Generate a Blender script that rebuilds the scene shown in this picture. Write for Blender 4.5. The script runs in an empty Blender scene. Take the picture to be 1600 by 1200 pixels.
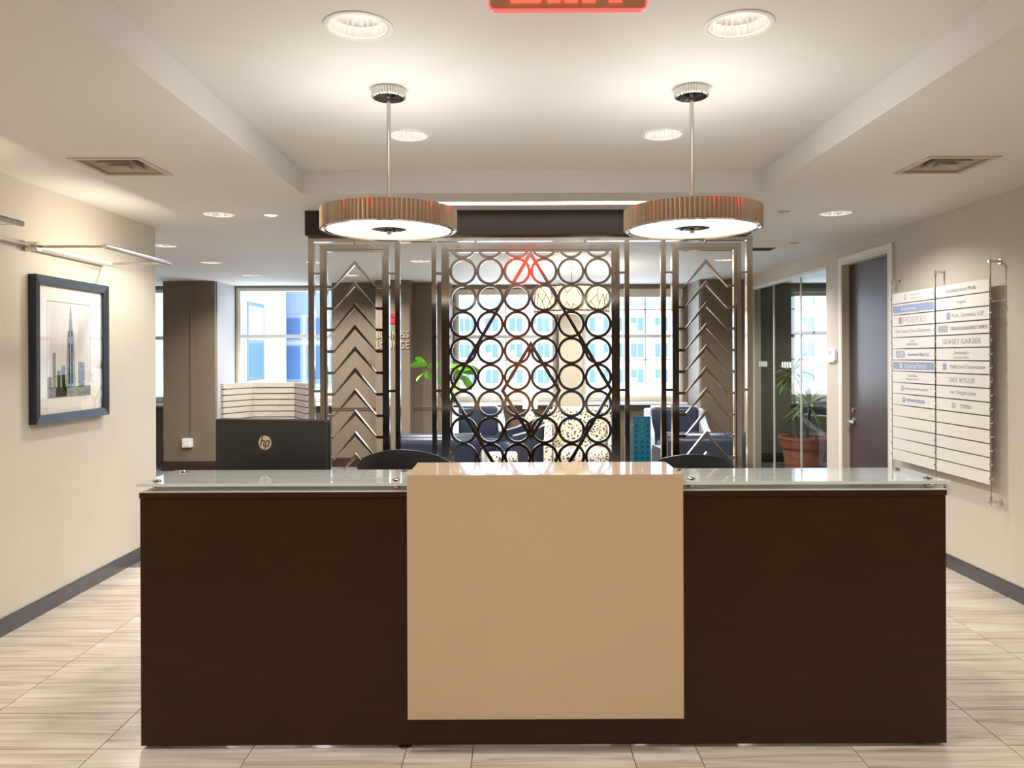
import bpy, bmesh, math, random
from mathutils import Vector, Matrix

R = math.radians
random.seed(7)
scene = bpy.context.scene
COL = scene.collection

# ---------------------------------------------------------------- camera
FPX, HOR, CAMZ, ROLL = 1180.0, 556.0, 1.55, 0.22
cam_d = bpy.data.cameras.new('camera')
cam_d.sensor_width = 36.0
cam_d.lens = 36.0 * FPX / 1600.0
cam_d.shift_y = -(600.0 - HOR) / 1600.0
cam_d.clip_start = 0.02
cam_d.clip_end = 500
cam = bpy.data.objects.new('camera', cam_d)
COL.objects.link(cam)
cam.matrix_world = (Matrix.Translation((0, 0, CAMZ)) @ Matrix.Rotation(R(90), 4, 'X')
                    @ Matrix.Rotation(R(-ROLL), 4, 'Z'))
scene.camera = cam

# ---------------------------------------------------------------- world, exposure
world = bpy.data.worlds.new('world')
scene.world = world
world.use_nodes = True
bg = world.node_tree.nodes['Background']
bg.inputs[0].default_value = (0.80, 0.90, 1.0, 1)      # bright overcast sky
bg.inputs[1].default_value = 4.3
vs = scene.view_settings
vs.view_transform = 'Standard'
vs.look = 'None'
vs.gamma = 1.0
vs.use_curve_mapping = False
vs.exposure = 0.64
scene.cycles.use_denoising = True
scene.cycles.max_bounces = 7
scene.cycles.diffuse_bounces = 3
scene.cycles.glossy_bounces = 5
scene.cycles.transparent_max_bounces = 16
scene.cycles.caustics_reflective = False
scene.cycles.caustics_refractive = False
scene.cycles.sample_clamp_indirect = 4.0
scene.cycles.adaptive_threshold = 0.03
scene.cycles.blur_glossy = 0.5

W_DOWN, W_PENDANT, W_LOUNGE = 26.0, 1.4, 60.0
WARM, NEUTRAL = (1.0, 0.973, 0.94), (0.97, 0.985, 1.0)


# ---------------------------------------------------------------- materials
def srgb(r, g, b):
    f = lambda c: (c / 255 / 12.92) if c / 255 <= 0.04045 else ((c / 255 + 0.055) / 1.055) ** 2.4
    return (f(r), f(g), f(b))


def mat(name, col, rough=0.5, metal=0.0, coat=0.0, emis=None, estr=0.0, noise=0.0, nscale=20.0,
        bump=0.0, bscale=200.0, stretch=(1, 1, 1), spec=0.5):
    m = bpy.data.materials.new(name)
    m.use_nodes = True
    nt = m.node_tree
    p = nt.nodes['Principled BSDF']
    p.inputs['Base Color'].default_value = (*col, 1)
    p.inputs['Roughness'].default_value = rough
    p.inputs['Metallic'].default_value = metal
    p.inputs['Specular IOR Level'].default_value = spec
    if coat:
        p.inputs['Coat Weight'].default_value = coat
        p.inputs['Coat Roughness'].default_value = 0.04
    if emis:
        p.inputs['Emission Color'].default_value = (*emis, 1)
        p.inputs['Emission Strength'].default_value = estr
    if noise or bump:
        tc = nt.nodes.new('ShaderNodeTexCoord')
        mp = nt.nodes.new('ShaderNodeMapping')
        mp.inputs['Scale'].default_value = stretch
        nt.links.new(tc.outputs['Object'], mp.inputs[0])
    if noise:
        n = nt.nodes.new('ShaderNodeTexNoise')
        n.inputs['Scale'].default_value = nscale
        n.inputs['Detail'].default_value = 5
        nt.links.new(mp.outputs[0], n.inputs['Vector'])
        r = nt.nodes.new('ShaderNodeValToRGB')
        r.color_ramp.elements[0].position = 0.3
        r.color_ramp.elements[1].position = 0.7
        r.color_ramp.elements[0].color = (*[c * (1 - noise) for c in col], 1)
        r.color_ramp.elements[1].color = (*[min(1, c * (1 + noise)) for c in col], 1)
        nt.links.new(n.outputs[0], r.inputs[0])
        nt.links.new(r.outputs[0], p.inputs['Base Color'])
    if bump:
        n2 = nt.nodes.new('ShaderNodeTexNoise')
        n2.inputs['Scale'].default_value = bscale
        nt.links.new(mp.outputs[0], n2.inputs['Vector'])
        b = nt.nodes.new('ShaderNodeBump')
        b.inputs['Strength'].default_value = bump
        b.inputs['Distance'].default_value = 0.004
        nt.links.new(n2.outputs[0], b.inputs['Height'])
        nt.links.new(b.outputs[0], p.inputs['Normal'])
    return m


def glassmat(name, tint=(1, 1, 1), refl=1.0, rough=0.0, ior=1.5):
    m = bpy.data.materials.new(name)
    m.use_nodes = True
    nt = m.node_tree
    nt.nodes.clear()
    o = nt.nodes.new('ShaderNodeOutputMaterial')
    mx = nt.nodes.new('ShaderNodeMixShader')
    t = nt.nodes.new('ShaderNodeBsdfTransparent')
    t.inputs[0].default_value = (*tint, 1)
    g = nt.nodes.new('ShaderNodeBsdfGlossy')
    g.inputs['Roughness'].default_value = rough
    fr = nt.nodes.new('ShaderNodeFresnel')
    fr.inputs[0].default_value = ior
    mul = nt.nodes.new('ShaderNodeMath')
    mul.operation = 'MULTIPLY'
    mul.inputs[1].default_value = refl
    geo = nt.nodes.new('ShaderNodeNewGeometry')          # thin pane: reflect at the outer face only
    inv = nt.nodes.new('ShaderNodeMath')
    inv.operation = 'SUBTRACT'
    inv.inputs[0].default_value = 1.0
    nt.links.new(geo.outputs['Backfacing'], inv.inputs[1])
    mul2 = nt.nodes.new('ShaderNodeMath')
    mul2.operation = 'MULTIPLY'
    nt.links.new(fr.outputs[0], mul.inputs[0])
    nt.links.new(mul.outputs[0], mul2.inputs[0])
    nt.links.new(inv.outputs[0], mul2.inputs[1])
    nt.links.new(mul2.outputs[0], mx.inputs[0])
    nt.links.new(t.outputs[0], mx.inputs[1])
    nt.links.new(g.outputs[0], mx.inputs[2])
    nt.links.new(mx.outputs[0], o.inputs[0])
    return m


M = {}
M['wall'] = mat('wall_paint', srgb(208, 197, 180), 0.6, noise=0.02, nscale=3, bump=0.05, bscale=300)
M['ceil'] = mat('ceiling_paint', srgb(230, 227, 222), 0.65, bump=0.03, bscale=300)
M['taupe'] = mat('taupe_paint', srgb(122, 106, 88), 0.55, noise=0.03, nscale=3)
M['officewall'] = mat('office_paint', srgb(104, 98, 84), 0.6)
M['base'] = mat('baseboard_vinyl', srgb(84, 78, 82), 0.3)
M['basebrown'] = mat('baseboard_brown', srgb(62, 42, 36), 0.35)
M['grout'] = mat('grout', srgb(122, 92, 68), 0.8)
M['carpet'] = mat('carpet', srgb(122, 116, 112), 0.95, noise=0.35, nscale=14, bump=0.5, bscale=400, stretch=(1, 6, 1))
M['header'] = mat('dark_laminate', srgb(46, 32, 28), 0.4)
M['white'] = mat('white_paint', srgb(236, 234, 228), 0.4)
M['cream'] = mat('cream_paint', srgb(222, 212, 192), 0.5)
M['plaster_pier'] = mat('pier_paint', srgb(226, 212, 186), 0.55)
M['espresso'] = mat('espresso_veneer', srgb(56, 31, 9), 0.38, noise=0.08, nscale=5, stretch=(1, 1, 5), spec=0.28)
M['block'] = mat('gloss_cream', srgb(210, 182, 147), 0.10, coat=0.6)
M['ledge'] = mat('ledge_laminate', srgb(206, 200, 188), 0.3)
M['frost'] = mat('pale_edge_glow', srgb(222, 222, 214), 0.02, coat=1.0)
M['chrome'] = mat('chrome', (0.72, 0.70, 0.67), 0.08, 1.0)
M['nickel'] = mat('nickel', (0.62, 0.58, 0.52), 0.22, 1.0)
M['screen'] = mat('polished_bronze_steel', (0.55, 0.52, 0.485), 0.10, 1.0)
M['drum'] = mat('fluted_drum_metal', (0.82, 0.67, 0.53), 0.10, 1.0)
M['darkchrome'] = mat('smoked_chrome', (0.10, 0.10, 0.10), 0.12, 1.0)
M['diff'] = mat('opal_glass', (0.9, 0.92, 0.85), 0.25, emis=(1.0, 1.0, 0.88), estr=1.0)
M['bulb'] = mat('lamp_lens', (1, 1, 1), 0.4, emis=(1.0, 0.95, 0.87), estr=8.0)
M['reflector'] = mat('reflector', (0.90, 0.88, 0.85), 0.18, 0.55)
M['strip'] = mat('led_strip', (1, 1, 1), 0.4, emis=(1.0, 0.97, 0.92), estr=5.0)
M['tube'] = mat('lamp_tube', (0.50, 0.49, 0.47), 0.35, 0.3, emis=(1.0, 0.88, 0.66), estr=0.12)
M['vent'] = mat('vent_enamel', srgb(206, 192, 172), 0.5)
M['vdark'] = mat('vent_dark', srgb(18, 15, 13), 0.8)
M['jamb'] = mat('lit_side_grey', srgb(168, 164, 160), 0.6)
M['wingframe'] = mat('wing_window_frame', srgb(84, 104, 140), 0.5)
M['black'] = mat('black_plastic', srgb(26, 24, 24), 0.42)
M['monitor'] = mat('monitor_plastic', srgb(40, 36, 34), 0.5, bump=0.08, bscale=500)
M['logo'] = mat('logo_beige', srgb(196, 180, 150), 0.3)
M['frame'] = mat('picture_frame_black', srgb(34, 38, 48), 0.25)
M['matboard'] = mat('mat_board', srgb(236, 230, 220), 0.8)
M['paper'] = mat('print_paper', srgb(228, 225, 222), 0.8, noise=0.06, nscale=5, stretch=(1, 6, 1))
M['ink'] = mat('ink_blue_grey', srgb(150, 158, 182), 0.8, noise=0.35, nscale=60)
M['inkdark'] = mat('ink_dark', srgb(132, 132, 138), 0.8, noise=0.4, nscale=60)
M['inkgreen'] = mat('ink_green', srgb(176, 190, 110), 0.8, noise=0.2, nscale=12)
M['door'] = mat('door_veneer', srgb(74, 62, 60), 0.28, noise=0.12, nscale=8, stretch=(6, 6, 0.5))
M['wood'] = mat('lobby_door_wood', srgb(214, 128, 44), 0.35, noise=0.25, nscale=5, stretch=(5, 5, 0.6))
M['backwall'] = mat('lobby_dark_panel', srgb(94, 72, 56), 0.5, noise=0.1, nscale=4, stretch=(4, 4, 0.6))
M['panel'] = mat('directory_acrylic', srgb(238, 232, 222), 0.25)
M['dirblue'] = mat('directory_blue', srgb(150, 160, 192), 0.4)
M['dirgrey'] = mat('directory_grey', srgb(164, 174, 184), 0.4)
M['dirtext'] = mat('directory_text', srgb(176, 172, 174), 0.5)
M['dirtextb'] = mat('directory_text_blue', srgb(126, 144, 190), 0.5)
M['dirred'] = mat('directory_red', srgb(206, 130, 132), 0.5)
M['lobbyletter'] = mat('wall_lettering', srgb(196, 180, 152), 0.3, 0.4)
M['redemblem'] = mat('red_emblem', srgb(176, 24, 30), 0.4)
M['exitface'] = mat('exit_face', srgb(150, 104, 72), 0.3, emis=(0.30, 0.13, 0.06), estr=0.35)
M['exitred'] = mat('exit_red', (0.9, 0.02, 0.01), 0.4, emis=(1.0, 0.035, 0.02), estr=3.5)
M['exitedge'] = mat('exit_edge', (0.9, 0.12, 0.12), 0.2, emis=(1.0, 0.12, 0.12), estr=0.7)
M['teal'] = mat('teal_metal', srgb(14, 104, 128), 0.4)
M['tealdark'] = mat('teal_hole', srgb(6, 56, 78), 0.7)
M['navy'] = mat('navy_leather', srgb(52, 58, 76), 0.28, bump=0.1, bscale=120)
M['shell'] = mat('pale_and_glint', srgb(206, 212, 228), 0.35)  # pale office chair frame; on navy seats, window glints put into colour
M['pod'] = mat('pod_fabric', srgb(176, 168, 154), 0.85, noise=0.06, nscale=40)
M['poddark'] = mat('pod_fabric_grey', srgb(110, 100, 88), 0.85, noise=0.06, nscale=40)
M['podshade'] = mat('pod_fabric_shaded', srgb(138, 130, 122), 0.85, noise=0.06, nscale=40)
M['terracotta'] = mat('terracotta', srgb(186, 102, 76), 0.7, noise=0.08, nscale=10)
M['soil'] = mat('soil', srgb(56, 44, 34), 0.95)
M['leaf'] = mat('leaf_bright', srgb(118, 186, 40), 0.35, noise=0.2, nscale=9)
M['yucca'] = mat('leaf_yucca', srgb(140, 158, 86), 0.45, noise=0.25, nscale=7)
M['stem'] = mat('stem', srgb(96, 74, 48), 0.8)
M['darkleg'] = mat('dark_wood_leg', srgb(40, 30, 26), 0.4)
M['glass'] = glassmat('window_glass', (0.97, 0.985, 1.0), 0.8)
M['partglass'] = glassmat('partition_glass', (0.84, 0.88, 0.87), 0.8)
def frosted_counter():
    m = mat('frosted_counter_glass', srgb(214, 216, 208), 0.03, coat=1.0)
    nt = m.node_tree
    p = nt.nodes['Principled BSDF']
    o = nt.nodes['Material Output']
    t = nt.nodes.new('ShaderNodeBsdfTransparent')
    t.inputs[0].default_value = (0.93, 0.96, 0.94, 1)
    mx = nt.nodes.new('ShaderNodeMixShader')
    mx.inputs[0].default_value = 0.72
    nt.links.new(t.outputs[0], mx.inputs[1])
    nt.links.new(p.outputs[0], mx.inputs[2])
    nt.links.new(mx.outputs[0], o.inputs[0])
    return m
M['counterglass'] = frosted_counter()
M['picglass'] = glassmat('picture_glass', (1, 1, 1), 1.1)
M['decal'] = mat('frosted_decal', srgb(206, 214, 214), 0.5)
M['plaque'] = mat('plaque_white', srgb(240, 242, 242), 0.3)
M['plaquetext'] = mat('plaque_text', srgb(130, 146, 160), 0.5)
M['lampshade'] = mat('shade_cream', srgb(250, 236, 200), 0.7, emis=(1.0, 0.86, 0.6), estr=0.7)
M['lattice'] = mat('shade_lattice', srgb(160, 130, 84), 0.4, 0.6)
M['facade'] = mat('limestone', srgb(188, 191, 196), 0.8, noise=0.05, nscale=0.3)
M['facadeband'] = mat('limestone_band', srgb(150, 158, 174), 0.8)
M['roofblue'] = mat('slate_roof', srgb(120, 136, 168), 0.6)
M['extwin'] = mat('far_window_glass', srgb(70, 98, 142), 0.3)
M['extframe'] = mat('far_window_frame', srgb(126, 144, 172), 0.5)
M['extwhite'] = mat('far_blind', srgb(168, 182, 202), 0.6)


def pattern_mat():
    m = mat('floral_upholstery', srgb(230, 220, 200), 0.85)
    nt = m.node_tree
    p = nt.nodes['Principled BSDF']
    tc = nt.nodes.new('ShaderNodeTexCoord')
    v = nt.nodes.new('ShaderNodeTexVoronoi')
    v.inputs['Scale'].default_value = 34
    n = nt.nodes.new('ShaderNodeTexNoise')
    n.inputs['Scale'].default_value = 40
    mul = nt.nodes.new('ShaderNodeMath')
    mul.operation = 'MULTIPLY'
    nt.links.new(tc.outputs['Object'], v.inputs['Vector'])
    nt.links.new(tc.outputs['Object'], n.inputs['Vector'])
    nt.links.new(v.outputs['Distance'], mul.inputs[0])
    nt.links.new(n.outputs[0], mul.inputs[1])
    r = nt.nodes.new('ShaderNodeValToRGB')
    r.color_ramp.interpolation = 'CONSTANT'
    r.color_ramp.elements[0].color = (*srgb(66, 54, 52), 1)
    r.color_ramp.elements[1].position = 0.17
    r.color_ramp.elements[1].color = (*srgb(234, 224, 204), 1)
    nt.links.new(mul.outputs[0], r.inputs[0])
    nt.links.new(r.outputs[0], p.inputs['Base Color'])
    return m


def brick_mat():
    m = mat('white_brick', srgb(236, 236, 236), 0.8)
    nt = m.node_tree
    p = nt.nodes['Principled BSDF']
    tc = nt.nodes.new('ShaderNodeTexCoord')
    sp = nt.nodes.new('ShaderNodeSeparateXYZ')
    cb = nt.nodes.new('ShaderNodeCombineXYZ')
    b = nt.nodes.new('ShaderNodeTexBrick')
    b.inputs['Scale'].default_value = 4.0
    b.inputs['Color1'].default_value = (*srgb(168, 170, 172), 1)
    b.inputs['Color2'].default_value = (*srgb(152, 156, 162), 1)
    b.inputs['Mortar'].default_value = (*srgb(136, 142, 150), 1)
    nt.links.new(tc.outputs['Object'], sp.inputs[0])
    nt.links.new(sp.outputs['Y'], cb.inputs['X'])
    nt.links.new(sp.outputs['Z'], cb.inputs['Y'])
    nt.links.new(cb.outputs[0], b.inputs['Vector'])
    nt.links.new(b.outputs[0], p.inputs['Base Color'])
    return m


def tile_mat():
    """porcelain tile with fine grain streaks along X, each tile its own shade"""
    m = mat('striated_tile', srgb(206, 186, 160), 0.22)
    nt = m.node_tree
    p = nt.nodes['Principled BSDF']
    geo = nt.nodes.new('ShaderNodeNewGeometry')
    oi = nt.nodes.new('ShaderNodeObjectInfo')
    add = nt.nodes.new('ShaderNodeVectorMath')
    add.operation = 'MULTIPLY_ADD'
    add.inputs[1].default_value = (1, 1, 1)
    sc = nt.nodes.new('ShaderNodeMath')
    sc.operation = 'MULTIPLY'
    sc.inputs[1].default_value = 37.0
    nt.links.new(oi.outputs['Random'], sc.inputs[0])
    nt.links.new(geo.outputs['Position'], add.inputs[0])
    nt.links.new(sc.outputs[0], add.inputs[2])

    def streak(scale, sx, sy, dist):
        mp = nt.nodes.new('ShaderNodeMapping')
        mp.inputs['Scale'].default_value = (sx, sy, 1)
        nt.links.new(add.outputs[0], mp.inputs[0])
        n = nt.nodes.new('ShaderNodeTexNoise')
        n.inputs['Scale'].default_value = scale
        n.inputs['Detail'].default_value = 6
        n.inputs['Distortion'].default_value = dist
        nt.links.new(mp.outputs[0], n.inputs['Vector'])
        return n
    n1 = streak(2.2, 0.9, 16, 0.6)
    n2 = streak(1.6, 0.5, 5, 0.3)
    r1 = nt.nodes.new('ShaderNodeValToRGB')
    e = r1.color_ramp.elements
    e[0].position = 0.28
    e[0].color = (*srgb(172, 150, 130), 1)
    e[1].position = 0.72
    e[1].color = (*srgb(230, 221, 208), 1)
    x = e.new(0.45)
    x.color = (*srgb(208, 193, 174), 1)
    nt.links.new(n1.outputs[0], r1.inputs[0])
    r2 = nt.nodes.new('ShaderNodeValToRGB')
    r2.color_ramp.elements[0].position = 0.3
    r2.color_ramp.elements[0].color = (0.80, 0.78, 0.76, 1)
    r2.color_ramp.elements[1].position = 0.7
    r2.color_ramp.elements[1].color = (1.0, 1.0, 1.0, 1)
    nt.links.new(n2.outputs[0], r2.inputs[0])
    mx = nt.nodes.new('ShaderNodeMix')
    mx.data_type = 'RGBA'
    mx.blend_type = 'MULTIPLY'
    mx.inputs[0].default_value = 1.0
    nt.links.new(r1.outputs[0], mx.inputs[6])
    nt.links.new(r2.outputs[0], mx.inputs[7])
    nt.links.new(mx.outputs[2], p.inputs['Base Color'])
    return m


M['floral'] = pattern_mat()
M['brick'] = brick_mat()
M['tile'] = tile_mat()


# ---------------------------------------------------------------- mesh helpers
def wloc(o):
    v = Vector((0, 0, 0))
    while o is not None:
        v += o.location
        o = o.parent
    return v


def tag(o, label=None, cat=None, group=None, kind=None):
    if label:
        o['label'] = label
    if cat:
        o['category'] = cat
    if group:
        o['group'] = group
    if kind:
        o['kind'] = kind
    return o


def thing(name, label, cat, loc=(0, 0, 0), group=None):
    o = bpy.data.objects.new(name, None)
    o.empty_display_size = 0.1
    COL.objects.link(o)
    o.location = loc
    return tag(o, label, cat, group)


def link_mesh(name, me, m, parent=None):
    o = bpy.data.objects.new(name, me)
    COL.objects.link(o)
    if m is not None:
        me.materials.clear()
        me.materials.append(M[m] if isinstance(m, str) else m)
    if parent is not None:
        o.parent = parent
    return o


def obj(name, bm, m, parent=None, smooth=False, bevel=0.0, local=False):
    """bmesh in world coordinates -> one mesh object (kept in place under its parent)"""
    if bevel:
        es = [e for e in bm.edges if len(e.link_faces) == 2 and e.calc_face_angle(0) > 0.6]
        bmesh.ops.bevel(bm, geom=es, offset=bevel, segments=2, profile=0.6, affect='EDGES', clamp_overlap=True)
    if parent is not None and not local:
        bmesh.ops.translate(bm, verts=bm.verts, vec=-wloc(parent))
    bmesh.ops.recalc_face_normals(bm, faces=bm.faces)
    me = bpy.data.meshes.new(name)
    if smooth:
        for f in bm.faces:
            f.smooth = True
        for e in bm.edges:
            if len(e.link_faces) == 2 and e.calc_face_angle(0) > R(38):
                e.smooth = False
    bm.to_mesh(me)
    bm.free()
    return link_mesh(name, me, m, parent)


def NB():
    return bmesh.new()


def box(bm, x0, x1, y0, y1, z0, z1):
    vs_ = [bm.verts.new(p) for p in ((x0, y0, z0), (x1, y0, z0), (x1, y1, z0), (x0, y1, z0),
                                     (x0, y0, z1), (x1, y0, z1), (x1, y1, z1), (x0, y1, z1))]
    for f in ((0, 3, 2, 1), (4, 5, 6, 7), (0, 1, 5, 4), (1, 2, 6, 5), (2, 3, 7, 6), (3, 0, 4, 7)):
        bm.faces.new([vs_[i] for i in f])
    return bm


def bx(x0, x1, y0, y1, z0, z1):
    return box(NB(), x0, x1, y0, y1, z0, z1)


def bar(bm, p0, p1, w, h, up=(0, 0, 1)):
    """rectangular bar from p0 to p1, w across, h along 'up'"""
    p0, p1 = Vector(p0), Vector(p1)
    d = (p1 - p0).normalized()
    u = Vector(up)
    s = d.cross(u).normalized()
    u = s.cross(d).normalized()
    vs_ = []
    for p in (p0, p1):
        for a, b in ((-1, -1), (1, -1), (1, 1), (-1, 1)):
            vs_.append(bm.verts.new(p + s * (a * w / 2) + u * (b * h / 2)))
    for f in ((0, 1, 2, 3), (7, 6, 5, 4), (0, 4, 5, 1), (1, 5, 6, 2), (2, 6, 7, 3), (3, 7, 4, 0)):
        bm.faces.new([vs_[i] for i in f])
    return bm


def cyl(bm, p0, p1, r0, r1=None, seg=16, cap=True):
    r1 = r0 if r1 is None else r1
    p0, p1 = Vector(p0), Vector(p1)
    d = (p1 - p0).normalized()
    a = Vector((0, 0, 1)) if abs(d.z) < 0.9 else Vector((1, 0, 0))
    s = d.cross(a).normalized()
    u = s.cross(d)
    ra, rb = [], []
    for i in range(seg):
        t = 2 * math.pi * i / seg
        v = s * math.cos(t) + u * math.sin(t)
        ra.append(bm.verts.new(p0 + v * r0))
        rb.append(bm.verts.new(p1 + v * r1))
    for i in range(seg):
        j = (i + 1) % seg
        bm.faces.new((ra[i], ra[j], rb[j], rb[i]))
    if cap:
        bm.faces.new(ra)
        bm.faces.new(rb)
    return bm


def lathe(bm, prof, c, seg=32, closed=False):
    """profile [(r, z)] revolved about the vertical through c"""
    rings = []
    for r, z in prof:
        if r < 1e-6:
            rings.append([bm.verts.new((c[0], c[1], c[2] + z))])
        else:
            rings.append([bm.verts.new((c[0] + r * math.cos(2 * math.pi * i / seg),
                                        c[1] + r * math.sin(2 * math.pi * i / seg), c[2] + z)) for i in range(seg)])
    n = len(rings)
    for k in range(n if closed else n - 1):
        a, b = rings[k], rings[(k + 1) % n]
        for i in range(seg):
            j = (i + 1) % seg
            if len(a) == 1 and len(b) > 1:
                bm.faces.new((a[0], b[i], b[j]))
            elif len(b) == 1 and len(a) > 1:
                bm.faces.new((a[i], a[j], b[0]))
            elif len(a) > 1:
                bm.faces.new((a[i], a[j], b[j], b[i]))
    return bm


def prism(bm, pts, axis, d0, d1):
    """polygon pts extruded along axis: 'x' pts=(y,z); 'y' pts=(x,z); 'z' pts=(x,y)"""
    def mk(p, d):
        return {'x': (d, p[0], p[1]), 'y': (p[0], d, p[1]), 'z': (p[0], p[1], d)}[axis]
    a = [bm.verts.new(mk(p, d0)) for p in pts]
    b = [bm.verts.new(mk(p, d1)) for p in pts]
    bm.faces.new(a)
    bm.faces.new(b)
    for i in range(len(pts)):
        j = (i + 1) % len(pts)
        bm.faces.new((a[i], a[j], b[j], b[i]))
    return bm


def rrect(x0, x1, y0, y1, r, n=5):
    pts = []
    for cx, cy, a0 in ((x1 - r, y1 - r, 0), (x0 + r, y1 - r, 90), (x0 + r, y0 + r, 180), (x1 - r, y0 + r, 270)):
        for i in range(n + 1):
            a = R(a0 + 90 * i / n)
            pts.append((cx + r * math.cos(a), cy + r * math.sin(a)))
    return pts


def circle(cx, cy, r, n=40):
    return [(cx + r * math.cos(2 * math.pi * i / n), cy + r * math.sin(2 * math.pi * i / n)) for i in range(n)]


def rect(x0, x1, y0, y1):
    return [(x0, y0), (x1, y0), (x1, y1), (x0, y1)]


def plate(name, outer, holes, d0, d1, axis, m, parent=None):
    """flat slab with holes: axis 'z' (x,y), 'x' (y,z), 'y' (x,z); spans d0..d1 along axis"""
    cu = bpy.data.curves.new('tmp', 'CURVE')
    cu.dimensions = '2D'
    cu.fill_mode = 'BOTH'
    cu.extrude = 0.5
    for pts in [outer] + list(holes):
        s = cu.splines.new('POLY')
        s.points.add(len(pts) - 1)
        for k, p in enumerate(pts):
            s.points[k].co = (p[0], p[1], 0, 1)
        s.use_cyclic_u = True
    to = bpy.data.objects.new('tmp', cu)
    COL.objects.link(to)
    dg = bpy.context.evaluated_depsgraph_get()
    me = bpy.data.meshes.new_from_object(to.evaluated_get(dg))
    bpy.data.objects.remove(to)
    bpy.data.curves.remove(cu)
    bm = NB()
    bm.from_mesh(me)
    bpy.data.meshes.remove(me)
    bmesh.ops.remove_doubles(bm, verts=bm.verts, dist=1e-5)
    for v in bm.verts:
        a, b, w = v.co
        d = d0 + (d1 - d0) * (w + 0.5)
        v.co = {'x': (d, a, b), 'y': (a, d, b), 'z': (a, b, d)}[axis]
    for f in bm.faces:
        f.smooth = False
    return obj(name, bm, m, parent)


def text(name, s, m, parent, origin, xdir, ydir, width=None, height=0.05, depth=0.001, bold=0.0, cap=True):
    """lettering: origin = centre of the text, fits height (and width if given)"""
    cu = bpy.data.curves.new('tmp', 'FONT')
    cu.body = s
    cu.size = 1.0
    cu.extrude = 0.5
    cu.offset = bold
    cu.resolution_u = 3
    to = bpy.data.objects.new('tmp', cu)
    COL.objects.link(to)
    dg = bpy.context.evaluated_depsgraph_get()
    me = bpy.data.meshes.new_from_object(to.evaluated_get(dg))
    bpy.data.objects.remove(to)
    bpy.data.curves.remove(cu)
    xs = [v.co.x for v in me.vertices]
    ys = [v.co.y for v in me.vertices]
    w0, h0 = max(xs) - min(xs), max(ys) - min(ys)
    sy = height / h0
    sx = width / w0 if width else sy
    cx, cy = (max(xs) + min(xs)) / 2, (max(ys) + min(ys)) / 2
    X, Y = Vector(xdir), Vector(ydir)
    N = X.cross(Y)
    O = Vector(origin)
    bm = NB()
    bm.from_mesh(me)
    bpy.data.meshes.remove(me)
    for v in bm.verts:
        v.co = O + X * ((v.co.x - cx) * sx) + Y * ((v.co.y - cy) * sy) + N * (v.co.z * depth)
    return obj(name, bm, m, parent)


def copy_tree(o, parent=None):
    c = o.copy()
    COL.objects.link(c)
    c.parent = parent
    for ch in list(o.children):
        copy_tree(ch, c)
    return c


def area(name, parent, loc, r, watt, color, spread=180, rot=None):
    l = bpy.data.lights.new(name, 'AREA')
    l.shape = 'DISK'
    l.size = 2 * r
    l.energy = watt
    l.color = color
    l.spread = R(spread)
    o = bpy.data.objects.new(name, l)
    COL.objects.link(o)
    o.location = Vector(loc) - (wloc(parent) if parent else Vector())
    if rot:
        o.rotation_euler = rot
    if parent:
        o.parent = parent
    return o


def spot(name, parent, loc, watt, color, angle=150, blend=0.6, r=0.04):
    l = bpy.data.lights.new(name, 'SPOT')
    l.energy = watt
    l.color = color
    l.spot_size = R(angle)
    l.spot_blend = blend
    l.shadow_soft_size = r
    o = bpy.data.objects.new(name, l)
    COL.objects.link(o)
    o.location = Vector(loc) - wloc(parent)
    o.parent = parent
    return o


def struct(o):
    o['kind'] = 'structure'
    return o


# ================================================================ STRUCTURE
XL, XR, ZC, ZT = -2.85, 3.165, 2.585, 2.73        # side walls, soffit and tray heights
TX0, TX1, TY0, TY1 = -1.33, 1.60, -1.6, 4.80      # ceiling tray
YW = 11.0                                         # window wall
CX = 0.135                                        # axis of the lobby

# (x, y, radius, label) of every recessed ceiling light
TRAY_LIGHTS = [
    (-0.545, 2.70, 0.112, 'large recessed downlight at top left, in front of the left pendant'),
    (0.815, 2.70, 0.112, 'large recessed downlight at top right, in front of the right pendant'),
    (-0.547, 4.035, 0.105, 'recessed downlight partly hidden by the left pendant rod'),
    (0.812, 4.035, 0.105, 'recessed downlight just left of the right pendant rod'),
    (-0.545, 1.365, 0.112, 'recessed downlight above the lobby left of the exit sign'),  # this and the next three: out-of-frame lamps added for lobby light
    (0.815, 1.365, 0.112, 'recessed downlight above the lobby right of the exit sign'),
    (-0.545, 0.03, 0.112, 'recessed downlight above the lobby, left, behind the viewer'),
    (0.815, 0.03, 0.112, 'recessed downlight above the lobby, right, behind the viewer'),
    (0.135, -1.30, 0.112, 'recessed downlight before the wooden lobby door, behind the viewer'),  # added to light the door that the screen mirrors
]
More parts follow.
